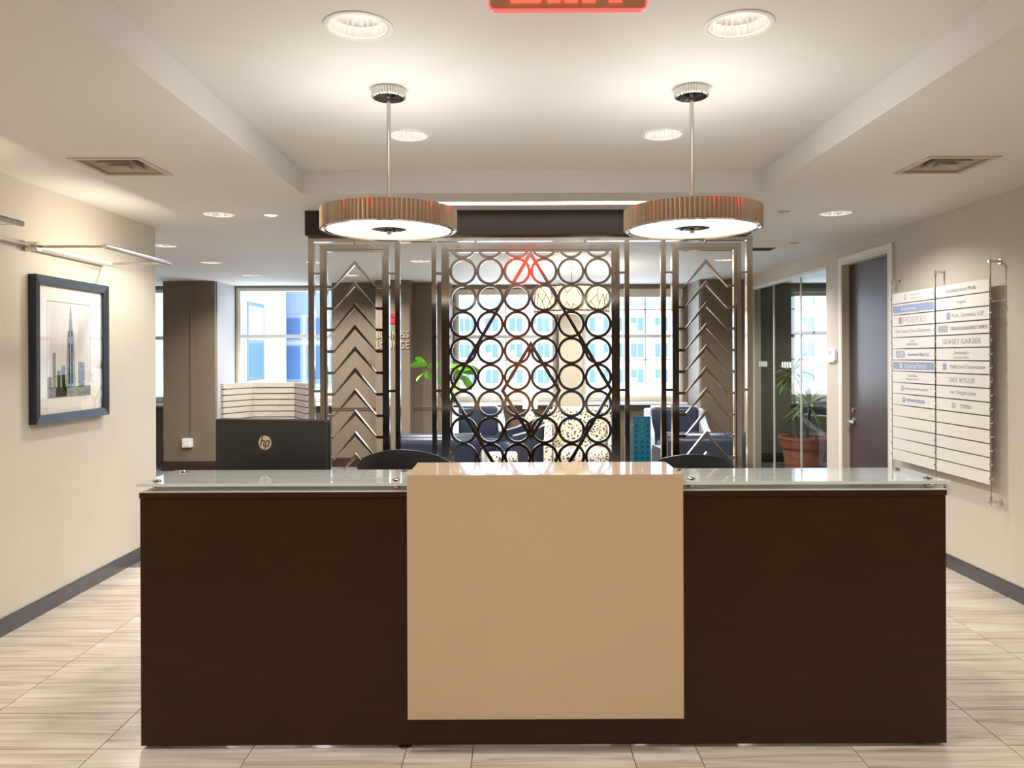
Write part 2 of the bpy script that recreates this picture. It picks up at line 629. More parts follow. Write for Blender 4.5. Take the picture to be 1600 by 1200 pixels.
SOFFIT_LIGHTS = [
    (-2.12, 5.476, 0.112, 'recessed downlight in left soffit beyond the air vent'),
    (2.374, 5.525, 0.112, 'recessed downlight in right soffit above the door'),
    (-2.12, 2.35, 0.112, 'recessed downlight in left soffit nearest the viewer'),  # this pair is out of frame, added to light the walls
    (2.374, 2.35, 0.112, 'recessed downlight in right soffit nearest the viewer'),
    (-1.753, 5.50, 0.046, 'small round spotlight in left soffit beside a bigger downlight'),
    (-3.22, 7.0, 0.11, 'lounge downlight at the corner of the left wall'),
    (-3.29, 8.26, 0.115, 'lounge downlight above the brown pilaster, nearer of two'),
    (-3.30, 9.57, 0.115, 'lounge downlight close to the left window'),
    (-2.15, 8.26, 0.10, 'lounge downlight behind the left screen post'),
    (-2.05, 9.60, 0.10, 'lounge downlight behind the top left chevron'),
    (-0.99, 8.20, 0.115, 'lounge downlight left of the circle panel'),
    (-0.99, 6.80, 0.11, 'lounge downlight just below the left pendant'),
    (1.167, 6.78, 0.11, 'lounge downlight just below the right pendant'),
    (1.17, 9.60, 0.11, 'lounge downlight behind the circle panel, upper right'),
    (2.30, 8.20, 0.10, 'lounge downlight behind the right chevron panel'),
    (4.7, 9.2, 0.11, 'downlight inside the glass walled office'),  # out-of-sight lamp added to light the office
]
VENTS = [(-2.305, -1.92, 3.91, 4.29), (2.184, 2.565, 3.945, 4.32)]
STRIP = (-1.0, 1.30, 5.055, 5.165)

# ---- floor: tiles laid one by one on a grout bed
floor = struct(obj('floor', bx(XL - 0.15, XR + 0.13, -0.37, 5.57, -0.08, -0.003), 'grout'))
colx = [-2.85, -2.255, -1.644, -1.033, -0.4225, -0.16, 0.4625, 0.72, 1.335, 1.955, 2.575, 3.165]
rowy = [2.989 + 0.304 * k for k in range(-11, 10)]
tile_mesh = {}
for k in range(len(rowy) - 1):
    y0, y1 = rowy[k], min(rowy[k + 1], 5.57)
    for i in range(len(colx) - 1):
        w, d = round(colx[i + 1] - colx[i] - 0.004, 4), round(y1 - y0 - 0.004, 4)
        key = (w, d)
        if key not in tile_mesh:
            b = bx(-w / 2, w / 2, -d / 2, d / 2, -0.008, 0.0)
            me = bpy.data.meshes.new('tile')
            bmesh.ops.recalc_face_normals(b, faces=b.faces)
            b.to_mesh(me)
            b.free()
            me.materials.append(M['tile'])
            tile_mesh[key] = me
        t = bpy.data.objects.new('tile', tile_mesh[key])
        COL.objects.link(t)
        t.parent = floor
        t.location = ((colx[i] + colx[i + 1]) / 2, (y0 + y1) / 2, 0)
struct(obj('floor_lobby', bx(XL - 0.15, XR + 0.13, -3.1, -0.37, -0.08, 0.0), 'tile'))
struct(obj('floor_lounge', bx(-7.6, 6.6, 5.57, YW + 0.2, -0.08, 0.0), 'carpet'))

# ---- ceiling
lower_holes = [rect(TX0, TX1, TY0, TY1)]
lower_holes += [circle(x, y, r) for x, y, r, _ in SOFFIT_LIGHTS]
lower_holes += [rect(a + 0.02, b - 0.02, c + 0.02, d - 0.02) for a, b, c, d in VENTS]
lower_holes += [rect(*STRIP)]
struct(plate('ceiling', rect(-7.6, 6.6, -3.15, YW + 0.2), lower_holes, ZC, ZT, 'z', 'ceil'))
struct(plate('ceiling_tray', rect(-7.6, 6.6, -3.15, YW + 0.2), [circle(x, y, r) for x, y, r, _ in TRAY_LIGHTS],
             ZT, ZT + 0.2, 'z', 'ceil'))

# ---- walls
struct(obj('wall_left', bx(XL - 0.15, XL, -3.0, 6.04, 0, ZC), 'wall'))
struct(obj('wall_left_return', bx(-7.5, XL - 0.15, 5.89, 6.04, 0, ZC), 'wall'))
struct(obj('wall_lounge', bx(-7.6, -7.5, 6.04, YW, 0, ZC), 'taupe'))
struct(obj('wall_back', bx(XL, XR, -3.15, -3.0, 0, ZC), 'backwall'))
DY0, DY1, DZ = 6.30, 7.236, 2.43
GY0, GY1, GZ = 7.60, 10.0, 2.44
struct(plate('wall_right', [(-3, 0), (DY0, 0), (DY0, DZ), (DY1, DZ), (DY1, 0), (GY0, 0), (GY0, GZ), (GY1, GZ),
                            (GY1, 0), (YW, 0), (YW, ZC), (-3, ZC)], [], XR, XR + 0.13, 'x', 'wall'))
WINS = [(-7.0, -4.85, 0.87, 2.54), (-4.04, -2.54, 0.87, 2.56), (-0.84, 0.66, 0.87, 2.52), (1.03, 2.50, 0.87, 2.52),
        (4.07, 5.9, 0.87, 2.46)]
struct(plate('wall_window', rect(-7.6, 6.6, 0, ZC), [rect(*w) for w in WINS], YW, YW + 0.22, 'y', 'taupe'))
struct(obj('wall_pier_left', bx(-4.757, -4.05, 10.3, YW, 0, ZC), 'taupe'))
struct(obj('wall_recess', bx(-2.53, -0.86, 10.6, YW, 0, ZC), 'taupe'))
struct(obj('wall_pier_sign', bx(-1.85, -1.385, 10.25, 10.6, 0, ZC), 'taupe'))
struct(obj('wall_pier_middle', bx(0.68, 1.01, 10.84, YW, 0, ZC), 'plaster_pier'))
struct(obj('wall_pier_right', bx(2.58, XR, 10.3, YW, 0, ZC), 'taupe'))
struct(plate('wall_office_rear', rect(XR + 0.13, 6.5, 0, ZC), [rect(*WINS[4])], YW - 0.07, YW, 'y', 'officewall'))
struct(obj('wall_office_side', bx(6.5, 6.6, 7.3, YW, 0, ZC), 'officewall'))
struct(obj('wall_office_front', bx(XR + 0.13, 6.6, 7.25, 7.38, 0, ZC), 'officewall'))
# pale sheets on the pier sides, window light put into their colour
struct(obj('trim_lit_side', bx(-4.05, -4.035, 10.35, YW, 0, ZC), 'jamb'))
struct(obj('trim_lit_side', bx(2.563, 2.58, 10.35, YW, 0, ZC), 'jamb'))

# ---- baseboards
def baseboard(name, x0, x1, y0, y1, m='base', h=0.10):
    b = bx(x0, x1, y0, y1, 0, h - 0.012)
    dx, dy = (0.004, 0) if (x1 - x0) < (y1 - y0) else (0, 0.004)
    box(b, x0 + dx, x1 - dx, y0 + dy, y1 - dy, h - 0.012, h)
    return struct(obj(name, b, m))
baseboard('baseboard_left', XL, XL + 0.012, -3.0, 6.04)
baseboard('baseboard_right', XR - 0.012, XR, -3.0, 6.25)
baseboard('baseboard_right_end', XR - 0.012, XR, 7.285, 7.6)
baseboard('baseboard_pier_left', -4.77, -4.04, 10.288, 10.3, 'basebrown', 0.13)
baseboard('baseboard_pier_left_side', -4.035, -4.02, 10.288, YW, 'basebrown', 0.13)
baseboard('baseboard_recess', -2.53, -1.85, 10.588, 10.6, 'basebrown', 0.13)
baseboard('baseboard_pier_sign', -1.85, -1.385, 10.238, 10.25, 'basebrown', 0.13)
baseboard('baseboard_pier_right', 2.58, XR, 10.288, 10.3, 'basebrown', 0.13)
baseboard('baseboard_office', XR + 0.13, 6.5, 10.915, 10.93, 'black', 0.13)

# ---- chair rails on the lounge walls
for x0, x1 in ((-2.53, -1.85), (-1.385, -0.86)):
    b = bx(x0, x1, 10.57, 10.6, 0.83, 0.87)
    box(b, x0, x1, 10.585, 10.6, 0.80, 0.83)
    struct(obj('trim_chair_rail', b, 'taupe'))
# dark header the screen hangs from, and the shallow bulkhead edge
struct(obj('trim_header', bx(-1.466, 1.70, 5.357, 5.60, 2.41, ZC), 'header'))

# ---- windows
def window(n, w, vmull=None, blind=None, midz=1.83, bars=()):
    x0, x1, z0, z1 = w
    yf = YW + 0.05
    root = struct(obj('window_%d' % n, prism(NB(), [(x0 - 0.02, z0 - 0.03), (x1 + 0.02, z0 - 0.03), (x1 + 0.02, z0),
                                                    (x0 - 0.02, z0)], 'y', YW - 0.16, YW + 0.02), 'white'))
    plate('window_frame', rect(x0, x1, z0, z1), [rect(x0 + 0.07, x1 - 0.07, z0 + 0.10, z1 - 0.05)], yf, yf + 0.09, 'y',
          'white', root)
    obj('sash_rail', bx(x0 + 0.07, x1 - 0.07, yf + 0.005, yf + 0.06, midz - 0.025, midz + 0.025), 'white', root)
    for zz in bars:
        obj('muntin', bx(x0 + 0.07, x1 - 0.07, yf + 0.03, yf + 0.05, zz - 0.008, zz + 0.008), 'white', root)
    if vmull:
        obj('muntin', bx(vmull - 0.009, vmull + 0.009, yf + 0.03, yf + 0.052, z0 + 0.1, z1 - 0.05), 'white', root)
    obj('pane', bx(x0 + 0.06, x1 - 0.06, yf + 0.06, yf + 0.066, midz, z1 - 0.04), 'glass', root)
    obj('pane', bx(x0 + 0.06, x1 - 0.06, yf + 0.036, yf + 0.042, z0 + 0.09, midz), 'glass', root)
    for zz in (z0 + 0.035, z0 + 0.065):
        obj('frame_bead', bx(x0 + 0.01, x1 - 0.01, yf - 0.012, yf, zz - 0.006, zz + 0.006), 'cream', root)
    if blind:
        b = bx(x0 + 0.005, x1 - 0.005, YW + 0.005, YW + 0.045, blind + 0.02, z1)
        box(b, x0 + 0.005, x1 - 0.005, YW + 0.0, YW + 0.05, blind, blind + 0.02)
        obj('roller_blind', b, 'cream', root)
    for s in (x0 + 0.035, x1 - 0.035):
        obj('jamb_strip', bx(s - 0.012, s + 0.012, yf - 0.02, yf, z0, z1), 'cream', root)
    return root
window(1, WINS[0], midz=1.83)
window(2, WINS[1], midz=1.85)
window(3, WINS[2], vmull=-0.09, blind=2.44, bars=(1.486,))
window(4, WINS[3], vmull=1.957, blind=2.40, bars=(1.486, 2.22))
window(5, WINS[4], midz=1.87)

# ---- glass partition of the office, set in the right wall
gp = struct(obj('window_6', bx(XR + 0.02, XR + 0.10, GY0, GY1, 0.0, 0.05), 'nickel'))
b = bx(XR - 0.004, XR + 0.06, GY0, GY1, GZ - 0.035, GZ)
obj('top_channel', b, 'white', gp)
for y0, y1 in ((GY0, 8.353), (8.357, 9.218), (9.222, GY1)):
    pn = obj('pane', bx(XR + 0.03, XR + 0.042, y0, y1, 0.05, GZ - 0.035), 'partglass', gp)
    yc = (y0 + y1) / 2 if y0 > 8 else 7.91
    for k in range(4):
        ys = yc - 0.155 + 0.083 * k
        obj('decal', bx(XR + 0.027, XR + 0.0295, ys, ys + 0.06, 1.40, 1.468), 'decal', pn)
for yj in (8.355, 9.22):
    obj('joint_seal', bx(XR + 0.026, XR + 0.046, yj - 0.005, yj + 0.005, 0.05, GZ - 0.035), 'white', gp)
obj('wall_channel', bx(XR + 0.02, XR + 0.05, GY1 - 0.02, GY1, 0.05, GZ - 0.035), 'cream', gp)

# ---- the dark veneer door in its white frame
dr = struct(obj('door_1', bx(XR + 0.055, XR + 0.10, DY0 + 0.03, DY1 - 0.03, 0.01, DZ - 0.03), 'door'))
fr = NB()
for y0, y1, z0, z1 in ((DY0 - 0.045, DY0, 0, DZ + 0.045), (DY1, DY1 + 0.045, 0, DZ + 0.045), (DY0, DY1, DZ, DZ + 0.045)):
    box(fr, XR - 0.018, XR, y0, y1, z0, z1)
obj('door_frame', fr, 'white', dr)
rv = NB()
for y0, y1, z0, z1 in ((DY0, DY0 + 0.03, 0, DZ), (DY1 - 0.03, DY1, 0, DZ), (DY0 + 0.03, DY1 - 0.03, DZ - 0.03, DZ)):
    box(rv, XR - 0.018, XR + 0.13, y0, y1, z0, z1)
obj('door_jamb', rv, 'cream', dr)
hy, hz, hx = DY1 - 0.12, 0.925, XR + 0.055
h = cyl(NB(), (hx, hy, hz), (hx - 0.012, hy, hz), 0.028, seg=20)
cyl(h, (hx - 0.01, hy, hz), (hx - 0.06, hy, hz), 0.010, seg=12)
bar(h, (hx - 0.055, hy + 0.01, hz), (hx - 0.055, hy - 0.12, hz), 0.014, 0.020)
hd = obj('door_handle', h, 'chrome', dr, smooth=True)
lk = cyl(NB(), (hx, hy, hz + 0.10), (hx - 0.012, hy, hz + 0.10), 0.024, seg=20)
cyl(lk, (hx - 0.01, hy, hz + 0.10), (hx - 0.02, hy, hz + 0.10), 0.012, seg=12)
obj('lock_cylinder', lk, 'chrome', dr, smooth=True)

# ---- lobby doors behind the viewer (seen only as reflections)
d2 = struct(obj('door_2', bx(-0.17, 0.36, -3.0, -2.96, 0.0, 2.5), 'wood'))
for x in (-0.19, 0.36):
    obj('door_frame', bx(x, x + 0.02, -3.0, -2.95, 0, 2.5), 'nickel', d2)

# ================================================================ CEILING FIXTURES
def downlight(x, y, r, z, label, watt, color, group):
    t = thing('downlight', label, 'ceiling light', (x, y, z), group)
    s = r / 0.112
    ring = lathe(NB(), [(r * 0.93, 0.004), (r * 0.93, -0.002), (r * 1.0, -0.006), (r * 1.10, -0.004), (r * 1.12, 0.0),
                        (r * 1.0, 0.003)], (0, 0, 0), 40, closed=True)
    obj('trim_ring', ring, 'white', t, smooth=True, local=True)
    depth = 0.115 if r > 0.06 else 0.06
    n = 28
    cone = NB()
    prof = [(r * 0.97, 0.0), (r * 0.90, depth * 0.35), (r * 0.74, depth * 0.72), (r * 0.52, depth)]
    rings = []
    for pr, pz in prof:
        rings.append([cone.verts.new((pr * (1.0 if i % 2 else 0.965) * math.cos(2 * math.pi * i / (2 * n)),
                                      pr * (1.0 if i % 2 else 0.965) * math.sin(2 * math.pi * i / (2 * n)), pz))
                      for i in range(2 * n)])
    for a, b2 in zip(rings, rings[1:]):
        for i in range(2 * n):
            j = (i + 1) % (2 * n)
            cone.faces.new((a[i], a[j], b2[j], b2[i]))
    obj('reflector', cone, 'reflector', t, local=True)
    lens = lathe(NB(), [(0.0, depth - 0.004 * s), (r * 0.54, depth)], (0, 0, 0), 24)
    obj('lamp_lens', lens, 'bulb', t, local=True)
    if watt:
        spot('lamp', t, (x, y, z - 0.004), watt * 1.35, color)
    return t
for x, y, r, lb in TRAY_LIGHTS:
    downlight(x, y, r, ZT, lb, W_DOWN * (1.0 if y > 2 or y < -1 else 0.45), WARM, 'downlights in the ceiling tray')
for i, (x, y, r, lb) in enumerate(SOFFIT_LIGHTS):
    w = W_DOWN * 1.15 if y < 6 else W_LOUNGE
    if r < 0.06:
        w = 4
    downlight(x, y, r, ZC, lb, w, WARM, 'downlights in the lower ceiling')

# square air vents with concentric louvres
def air_vent(v, label):
    x0, x1, y0, y1 = v
    cx, cy, hw, hh = (x0 + x1) / 2, (y0 + y1) / 2, (x1 - x0) / 2, (y1 - y0) / 2
    t = thing('air_vent', label, 'vent', (cx, cy, ZC), 'square ceiling air vents')
    plate('vent_frame', rect(x0, x1, y0, y1), [rect(x0 + 0.03, x1 - 0.03, y0 + 0.03, y1 - 0.03)], ZC - 0.006, ZC + 0.02,
          'z', 'vent', t)
    obj('vent_throat', bx(x0 + 0.022, x1 - 0.022, y0 + 0.022, y1 - 0.022, ZC + 0.055, ZC + 0.075), 'vdark', t)  # near-black plate standing in for the shade of the duct
    for k in range(3):
        o = 0.74 - 0.25 * k
        i_ = o - 0.13
        z1 = ZC + 0.004 - 0.007 * k
        z0 = z1 + 0.038
        b = NB()
        cs = ((-1, -1), (1, -1), (1, 1), (-1, 1))
        a = [b.verts.new((cx + sx * hw * i_, cy + sy * hh * i_, z0)) for sx, sy in cs]
        c = [b.verts.new((cx + sx * hw * o, cy + sy * hh * o, z1)) for sx, sy in cs]
        c2 = [b.verts.new((cx + sx * hw * o, cy + sy * hh * o, z1 + 0.003)) for sx, sy in cs]
        a2 = [b.verts.new((cx + sx * hw * i_, cy + sy * hh * i_, z0 + 0.005)) for sx, sy in cs]
        for q in range(4):
            p = (q + 1) % 4
            b.faces.new((a[q], a[p], c[p], c[q]))
            b.faces.new((c[q], c[p], c2[p], c2[q]))
            b.faces.new((a2[q], a2[p], c2[p], c2[q])).material_index = 1     # near-black back face, slot shade put into the colour
        if k == 2:
            b.faces.new(a)
        lv = obj('louvre', b, 'vent', t)
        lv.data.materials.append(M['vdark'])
    return t
air_vent(VENTS[0], 'beige square air vent in the soffit above the left wall')
air_vent(VENTS[1], 'beige square air vent in the soffit above the right wall')

# dark return slot, sprinkler heads, slim linear light
t = thing('return_vent', 'dark slot vent in lounge ceiling near the right screen post', 'vent', (2.42, 7.35, ZC))
obj('vent_frame', bx(2.30, 2.55, 7.27, 7.44, ZC - 0.008, ZC), 'vent', t)
for k in range(4):
    obj('louvre', bx(2.315, 2.535, 7.285 + 0.038 * k, 7.308 + 0.038 * k, ZC - 0.012, ZC - 0.004), 'vdark', t)
for x, y, lb in ((1.97, 5.46, 'small flat sprinkler cover in the right soffit'),
                 (2.62, 7.0, 'small round sprinkler cover beside the dark slot vent')):
    t = thing('sprinkler', lb, 'sprinkler', (x, y, ZC), 'sprinkler covers')
    obj('cover_plate', lathe(NB(), [(0, -0.006), (0.036, -0.006), (0.040, -0.003), (0.040, 0.0)], (x, y, ZC), 24), 'vent', t, smooth=True)
    obj('collar', lathe(NB(), [(0.046, -0.001), (0.048, 0.0), (0.041, 0.0)], (x, y, ZC), 24), 'vent', t)
x0, x1, y0, y1 = STRIP
t = thing('linear_light', 'slim white linear light in the ceiling before the dark header', 'ceiling light',
          ((x0 + x1) / 2, (y0 + y1) / 2, ZC))
plate('housing', rect(x0 - 0.012, x1 + 0.012, y0 - 0.012, y1 + 0.012), [rect(x0 + 0.004, x1 - 0.004, y0 + 0.004, y1 - 0.004)],
      ZC - 0.004, ZC + 0.03, 'z', 'white', t)
obj('diffuser', bx(x0 + 0.004, x1 - 0.004, y0 + 0.004, y1 - 0.004, ZC + 0.012, ZC + 0.016), 'strip', t)

# ---- drum pendants
def pendant(x, y, label):
    t = thing('drum_pendant', label, 'pendant lamp', (x, y, ZT), 'drum pendants over the desk')
    zb, zt, ro = 2.105 - ZT, 2.193 - ZT, 0.300
    n = 96
    b = NB()
    rows = []
    for r0, z in ((ro - 0.022, zb), (ro, zb), (ro, zt), (ro - 0.022, zt)):
        ring = []
        for i in range(n * 4):
            a = 2 * math.pi * i / (n * 4)
            rr = r0
            if r0 == ro:
                rr = ro - 0.009 + 0.009 * abs(math.cos(a * n / 2))
            ring.append(b.verts.new((rr * math.cos(a), rr * math.sin(a), z)))
        rows.append(ring)
    m_ = n * 4
    for k in range(4):
        p, q = rows[k], rows[(k + 1) % 4]
        for i in range(m_):
            j = (i + 1) % m_
            b.faces.new((p[i], p[j], q[j], q[i]))
    sh = obj('fluted_shade', b, 'drum', t, local=True)
    obj('diffuser', lathe(NB(), [(0.078, zb + 0.004), (0.27, zb + 0.010), (0.276, zb + 0.014), (0.276, zb + 0.018),
                                 (0.078, zb + 0.012)], (0, 0, 0), 64, closed=True), 'diff', t, smooth=True, local=True)
    obj('rim', lathe(NB(), [(0.272, zb), (0.280, zb - 0.004), (0.292, zb), (0.280, zb + 0.006)], (0, 0, 0), 64, closed=True),
        'chrome', t, smooth=True, local=True)
    obj('hub_plate', lathe(NB(), [(0, zb + 0.002), (0.05, zb + 0.002), (0.078, zb + 0.006), (0.08, zb + 0.016), (0, zb + 0.016)],
                           (0, 0, 0), 40), 'darkchrome', t, smooth=True, local=True)
    obj('finial', lathe(NB(), [(0, zb - 0.018), (0.010, zb - 0.014), (0.013, zb - 0.004), (0.008, zb + 0.003)], (0, 0, 0), 20),
        'chrome', t, smooth=True, local=True)
    obj('rod', cyl(NB(), (0, 0, zb + 0.015), (0, 0, -0.05), 0.0095, seg=20), 'nickel', t, smooth=True, local=True)
    sp = NB()
    for k in range(3):
        a = R(90 + 120 * k)
        bar(sp, (0, 0, zt - 0.012), (0.28 * math.cos(a), 0.28 * math.sin(a), zt - 0.012), 0.012, 0.006)
    obj('spider', sp, 'nickel', t, local=True)
    # canopy
    c = NB()
    rows = []
    n2 = 36
    for r0, z, fl in ((0.070, 0.0, 1), (0.076, -0.002, 1), (0.076, -0.036, 1), (0.068, -0.040, 1)):
        rows.append([c.verts.new(((r0 - 0.004 + 0.004 * abs(math.cos(math.pi * i / 4))) * math.cos(2 * math.pi * i / (n2 * 4)),
                                  (r0 - 0.004 + 0.004 * abs(math.cos(math.pi * i / 4))) * math.sin(2 * math.pi * i / (n2 * 4)), z))
                     for i in range(n2 * 4)])
    for p, q in zip(rows, rows[1:]):
        for i in range(n2 * 4):
            j = (i + 1) % (n2 * 4)
            c.faces.new((p[i], p[j], q[j], q[i]))
    cn = obj('canopy', c, 'chrome', t, local=True)
    obj('canopy_plate', lathe(NB(), [(0, -0.05), (0.012, -0.05), (0.018, -0.042), (0.070, -0.038), (0.070, -0.03)], (0, 0, 0), 40),
        'darkchrome', cn, smooth=True, local=True)
    for k in range(4):
        a = R(45 + 90 * k)
        p = (0.17 * math.cos(a), 0.17 * math.sin(a), zb + 0.036)
        obj('bulb', lathe(NB(), [(0, 0.022), (0.015, 0.018), (0.022, 0.0), (0.016, -0.018), (0.0, -0.03)], p, 14), 'bulb', t,
            smooth=True, local=True)
        l = bpy.data.lights.new('lamp', 'POINT')
        l.energy = W_PENDANT
        l.color = NEUTRAL
        l.shadow_soft_size = 0.014
        lo = bpy.data.objects.new('lamp', l)
        COL.objects.link(lo)
        lo.parent = t
        lo.location = (p[0], p[1], p[2] + 0.037)
    t.location = (x, y, ZT)
    return t
pendant(-0.541, 3.34, 'fluted metal drum pendant hanging over the left half of the desk')
pendant(0.799, 3.34, 'fluted metal drum pendant hanging over the right half of the desk')

# ---- exit sign
ex, ey = 0.148, 1.957
t = thing('exit_sign', 'red glowing exit sign hanging from the ceiling, cut off by top edge', 'exit sign', (ex, ey, ZT))
sx0, sx1, sz0, sz1 = ex - 0.2055, ex + 0.2055, 2.442, 2.70
obj('sign_panel', prism(NB(), rrect(sx0 + 0.004, sx1 - 0.004, sz0 + 0.004, sz1 - 0.004, 0.012), 'y', ey - 0.005, ey + 0.005), 'exitface', t)
plate('edge_trim', rrect(sx0, sx1, sz0, sz1, 0.017), [rrect(sx0 + 0.0045, sx1 - 0.0045, sz0 + 0.0045, sz1 - 0.0045, 0.013)],
      ey - 0.008, ey + 0.008, 'y', 'exitedge', t)
obj('housing', bx(ex - 0.21, ex + 0.21, ey - 0.03, ey + 0.03, 2.698, ZT), 'white', t, bevel=0.004)
def exit_letters(sgn):
    zb, zt_, st = 2.462, 2.655, 0.032
    X = lambda px: (px - 889) / 1180 * ey
    y0 = ey + sgn * 0.005
    y1 = ey + sgn * 0.0085
    def add(name, quads):
        b = NB()
        for q in quads:
            prism(b, [(ex - sgn * p[0], p[1]) for p in q], 'y', y0, y1)
        obj(name, b, 'exitred', t)
    r = lambda a, b_, c, d: [(a, c), (b_, c), (b_, d), (a, d)]
    a, b_ = X(800), X(846.6)
    zm = (zb + zt_) / 2
    add('letter_e', [r(a, a + st, zb, zt_), r(a + st, b_, zb, zb + st), r(a + st, b_ - 0.008, zm - st / 2, zm + st / 2),
                     r(a + st, b_, zt_ - st, zt_)])
    a, b_ = X(857), X(904)
    add('letter_x', [[(a, zb), (a + st, zb), (b_, zt_), (b_ - st, zt_)], [(b_ - st, zb), (b_, zb), (a + st, zt_), (a, zt_)]])
    a = X(912)
    add('letter_i', [r(a, a + st, zb, zt_)])
    a, b_ = X(937), X(988)
    c = (a + b_) / 2
    add('letter_t', [r(c - st / 2, c + st / 2, zb, zt_ - st), r(a, b_, zt_ - st, zt_)])
exit_letters(-1)
exit_letters(1)


# ================================================================ RECEPTION DESK
DX0, DX1, DYF, DZT = -1.475, 1.715, 2.985, 1.014
BX0, BX1 = -0.41, 0.662
desk = thing('reception_desk', 'dark espresso reception desk with a glossy cream block in the middle', 'desk', (0.12, 3.3, 0))
obj('front_panel', bx(DX0 + 0.003, DX1 - 0.003, DYF, DYF + 0.035, 0.014, DZT - 0.024), 'espresso', desk, bevel=0.0015)
for x in (DX0 + 0.003, DX1 - 0.038):
    obj('side_panel', bx(x, x + 0.035, DYF + 0.035, 3.74, 0.014, DZT - 0.024 if x < 9 else 0.7), 'espresso', desk)
for x0, x1 in ((DX0, BX0), (BX1, DX1)):
    tp = obj('ledge', bx(x0, x1, DYF - 0.003, 3.335, DZT - 0.022, DZT), 'espresso', desk, bevel=0.0015)
    obj('ledge_top', bx(x0 + 0.002, x1 - 0.002, DYF - 0.0015, 3.333, DZT, DZT + 0.003), 'ledge', tp)
obj('ledge_back', bx(DX0 + 0.038, DX1 - 0.038, 3.30, 3.32, 0.75, DZT - 0.022), 'espresso', desk)
obj('work_surface', bx(DX0 + 0.038, DX1 - 0.038, 3.02, 3.74, 0.715, 0.745), 'espresso', desk)
blk = [(2.93, 0.14), (2.985, 0.14), (2.985, 1.035), (3.225, 1.035), (3.225, 1.0), (3.28, 1.0), (3.28, 1.088), (2.93, 1.088)]
obj('accent_block', prism(NB(), blk, 'x', BX0, BX1), 'block', desk, bevel=0.002)
for x in (-1.38, -0.43, 0.68, 1.62):
    obj('levelling_foot', lathe(NB(), [(0, 0), (0.028, 0), (0.028, 0.006), (0.008, 0.010), (0.008, 0.016), (0, 0.016)],
                                (x, DYF + 0.016 if x in (-0.43,) else DYF + 0.05, 0), 20), 'nickel', desk, smooth=True)
for x0, x1, out in ((DX0 - 0.015, BX0 - 0.004, -1), (BX1 + 0.004, DX1 + 0.015, 1)):
    g = obj('glass_counter', bx(x0, x1, 2.992, 3.344, 1.0365, 1.0485), 'counterglass', desk)
    ed = NB()
    box(ed, x0 - 0.001, x1 + 0.001, 2.991, 2.992, 1.0365, 1.0485)
    box(ed, x0 - 0.001, x1 + 0.001, 3.344, 3.345, 1.0365, 1.0485)
    box(ed, x0 - 0.001, x0, 2.992, 3.344, 1.0365, 1.0485)
    box(ed, x1, x1 + 0.001, 2.992, 3.344, 1.0365, 1.0485)
    obj('polished_edge', ed, 'frost', g)  # pale strips, light scattered in the glass edge put into their colour
    xa, xb = x0 + 0.055, x1 - 0.055
    for sx in (xa, xb):
        for sy in (3.045, 3.29):
            s = cyl(NB(), (sx, sy, DZT + 0.003), (sx, sy, 1.0365), 0.016, seg=20)
            lathe(s, [(0, 0.0095), (0.006, 0.009), (0.017, 0.006), (0.018, 0.0)], (sx, sy, 1.0485), 20)
            obj('standoff', s, 'chrome', g, smooth=True)

# ---- computer monitor, its back to the viewer
mon = thing('computer_monitor', 'black computer monitor on the desk, its back with round logo facing out', 'monitor', (-1.14, 3.60, 0.745))
mw, mh = 0.575, 0.345
ztop = 1.254 - 0.745
b = NB()
prism(b, rrect(-mw / 2, mw / 2, ztop - mh, ztop, 0.010), 'y', 0.0, 0.018)
obj('screen_bezel', b, 'black', mon, local=True)
b = prism(NB(), rrect(-mw / 2 + 0.002, mw / 2 - 0.002, ztop - mh + 0.002, ztop - 0.002, 0.010), 'y', -0.030, 0.0)
obj('back_cover', b, 'monitor', mon, local=True, bevel=0.003)
obj('display', bx(-mw / 2 + 0.008, mw / 2 - 0.008, 0.018, 0.019, ztop - mh + 0.02, ztop - 0.008), 'black', mon, local=True)
lg = obj('logo_disc', prism(NB(), circle(-0.025, 1.143 - 0.745, 0.0335, 36), 'y', -0.0315, -0.030), 'logo', mon, local=True)
lt = text('logo_lettering', 'hp', 'monitor', lg, (-0.025, -0.0318, 1.139 - 0.745), (1, 0, 0.0), (0.22, 0, 0.975), height=0.046, width=0.046) \
    if False else None
bm_ = NB()
def stroke(pts, w=0.0045):
    for p, q in zip(pts, pts[1:]):
        bar(bm_, (p[0], -0.0322, p[1]), (q[0], -0.0322, q[1]), w, 0.001, up=(0, 1, 0))
lx, lz = -0.025, 1.143 - 0.745
sh = lambda x, z: (lx + x + 0.28 * z, lz + z)
stroke([sh(-0.020, -0.016), sh(-0.020, 0.030)])
stroke([sh(-0.020, 0.010), sh(-0.004, 0.010), sh(-0.004, -0.016)])
stroke([sh(0.006, 0.010), sh(0.006, -0.032)])
stroke([sh(0.006, 0.010), sh(0.021, 0.010), sh(0.021, -0.016), sh(0.006, -0.016)])
obj('logo_lettering', bm_, 'monitor', lg, local=True)
obj('stand_neck', bx(-0.05, 0.05, -0.055, -0.030, 0.015, 0.235), 'black', mon, local=True, bevel=0.004)
obj('stand_foot', prism(NB(), rrect(-0.13, 0.13, -0.14, 0.06, 0.03), 'z', 0.0, 0.014), 'black', mon, local=True)
mon.rotation_euler.z = R(-12)

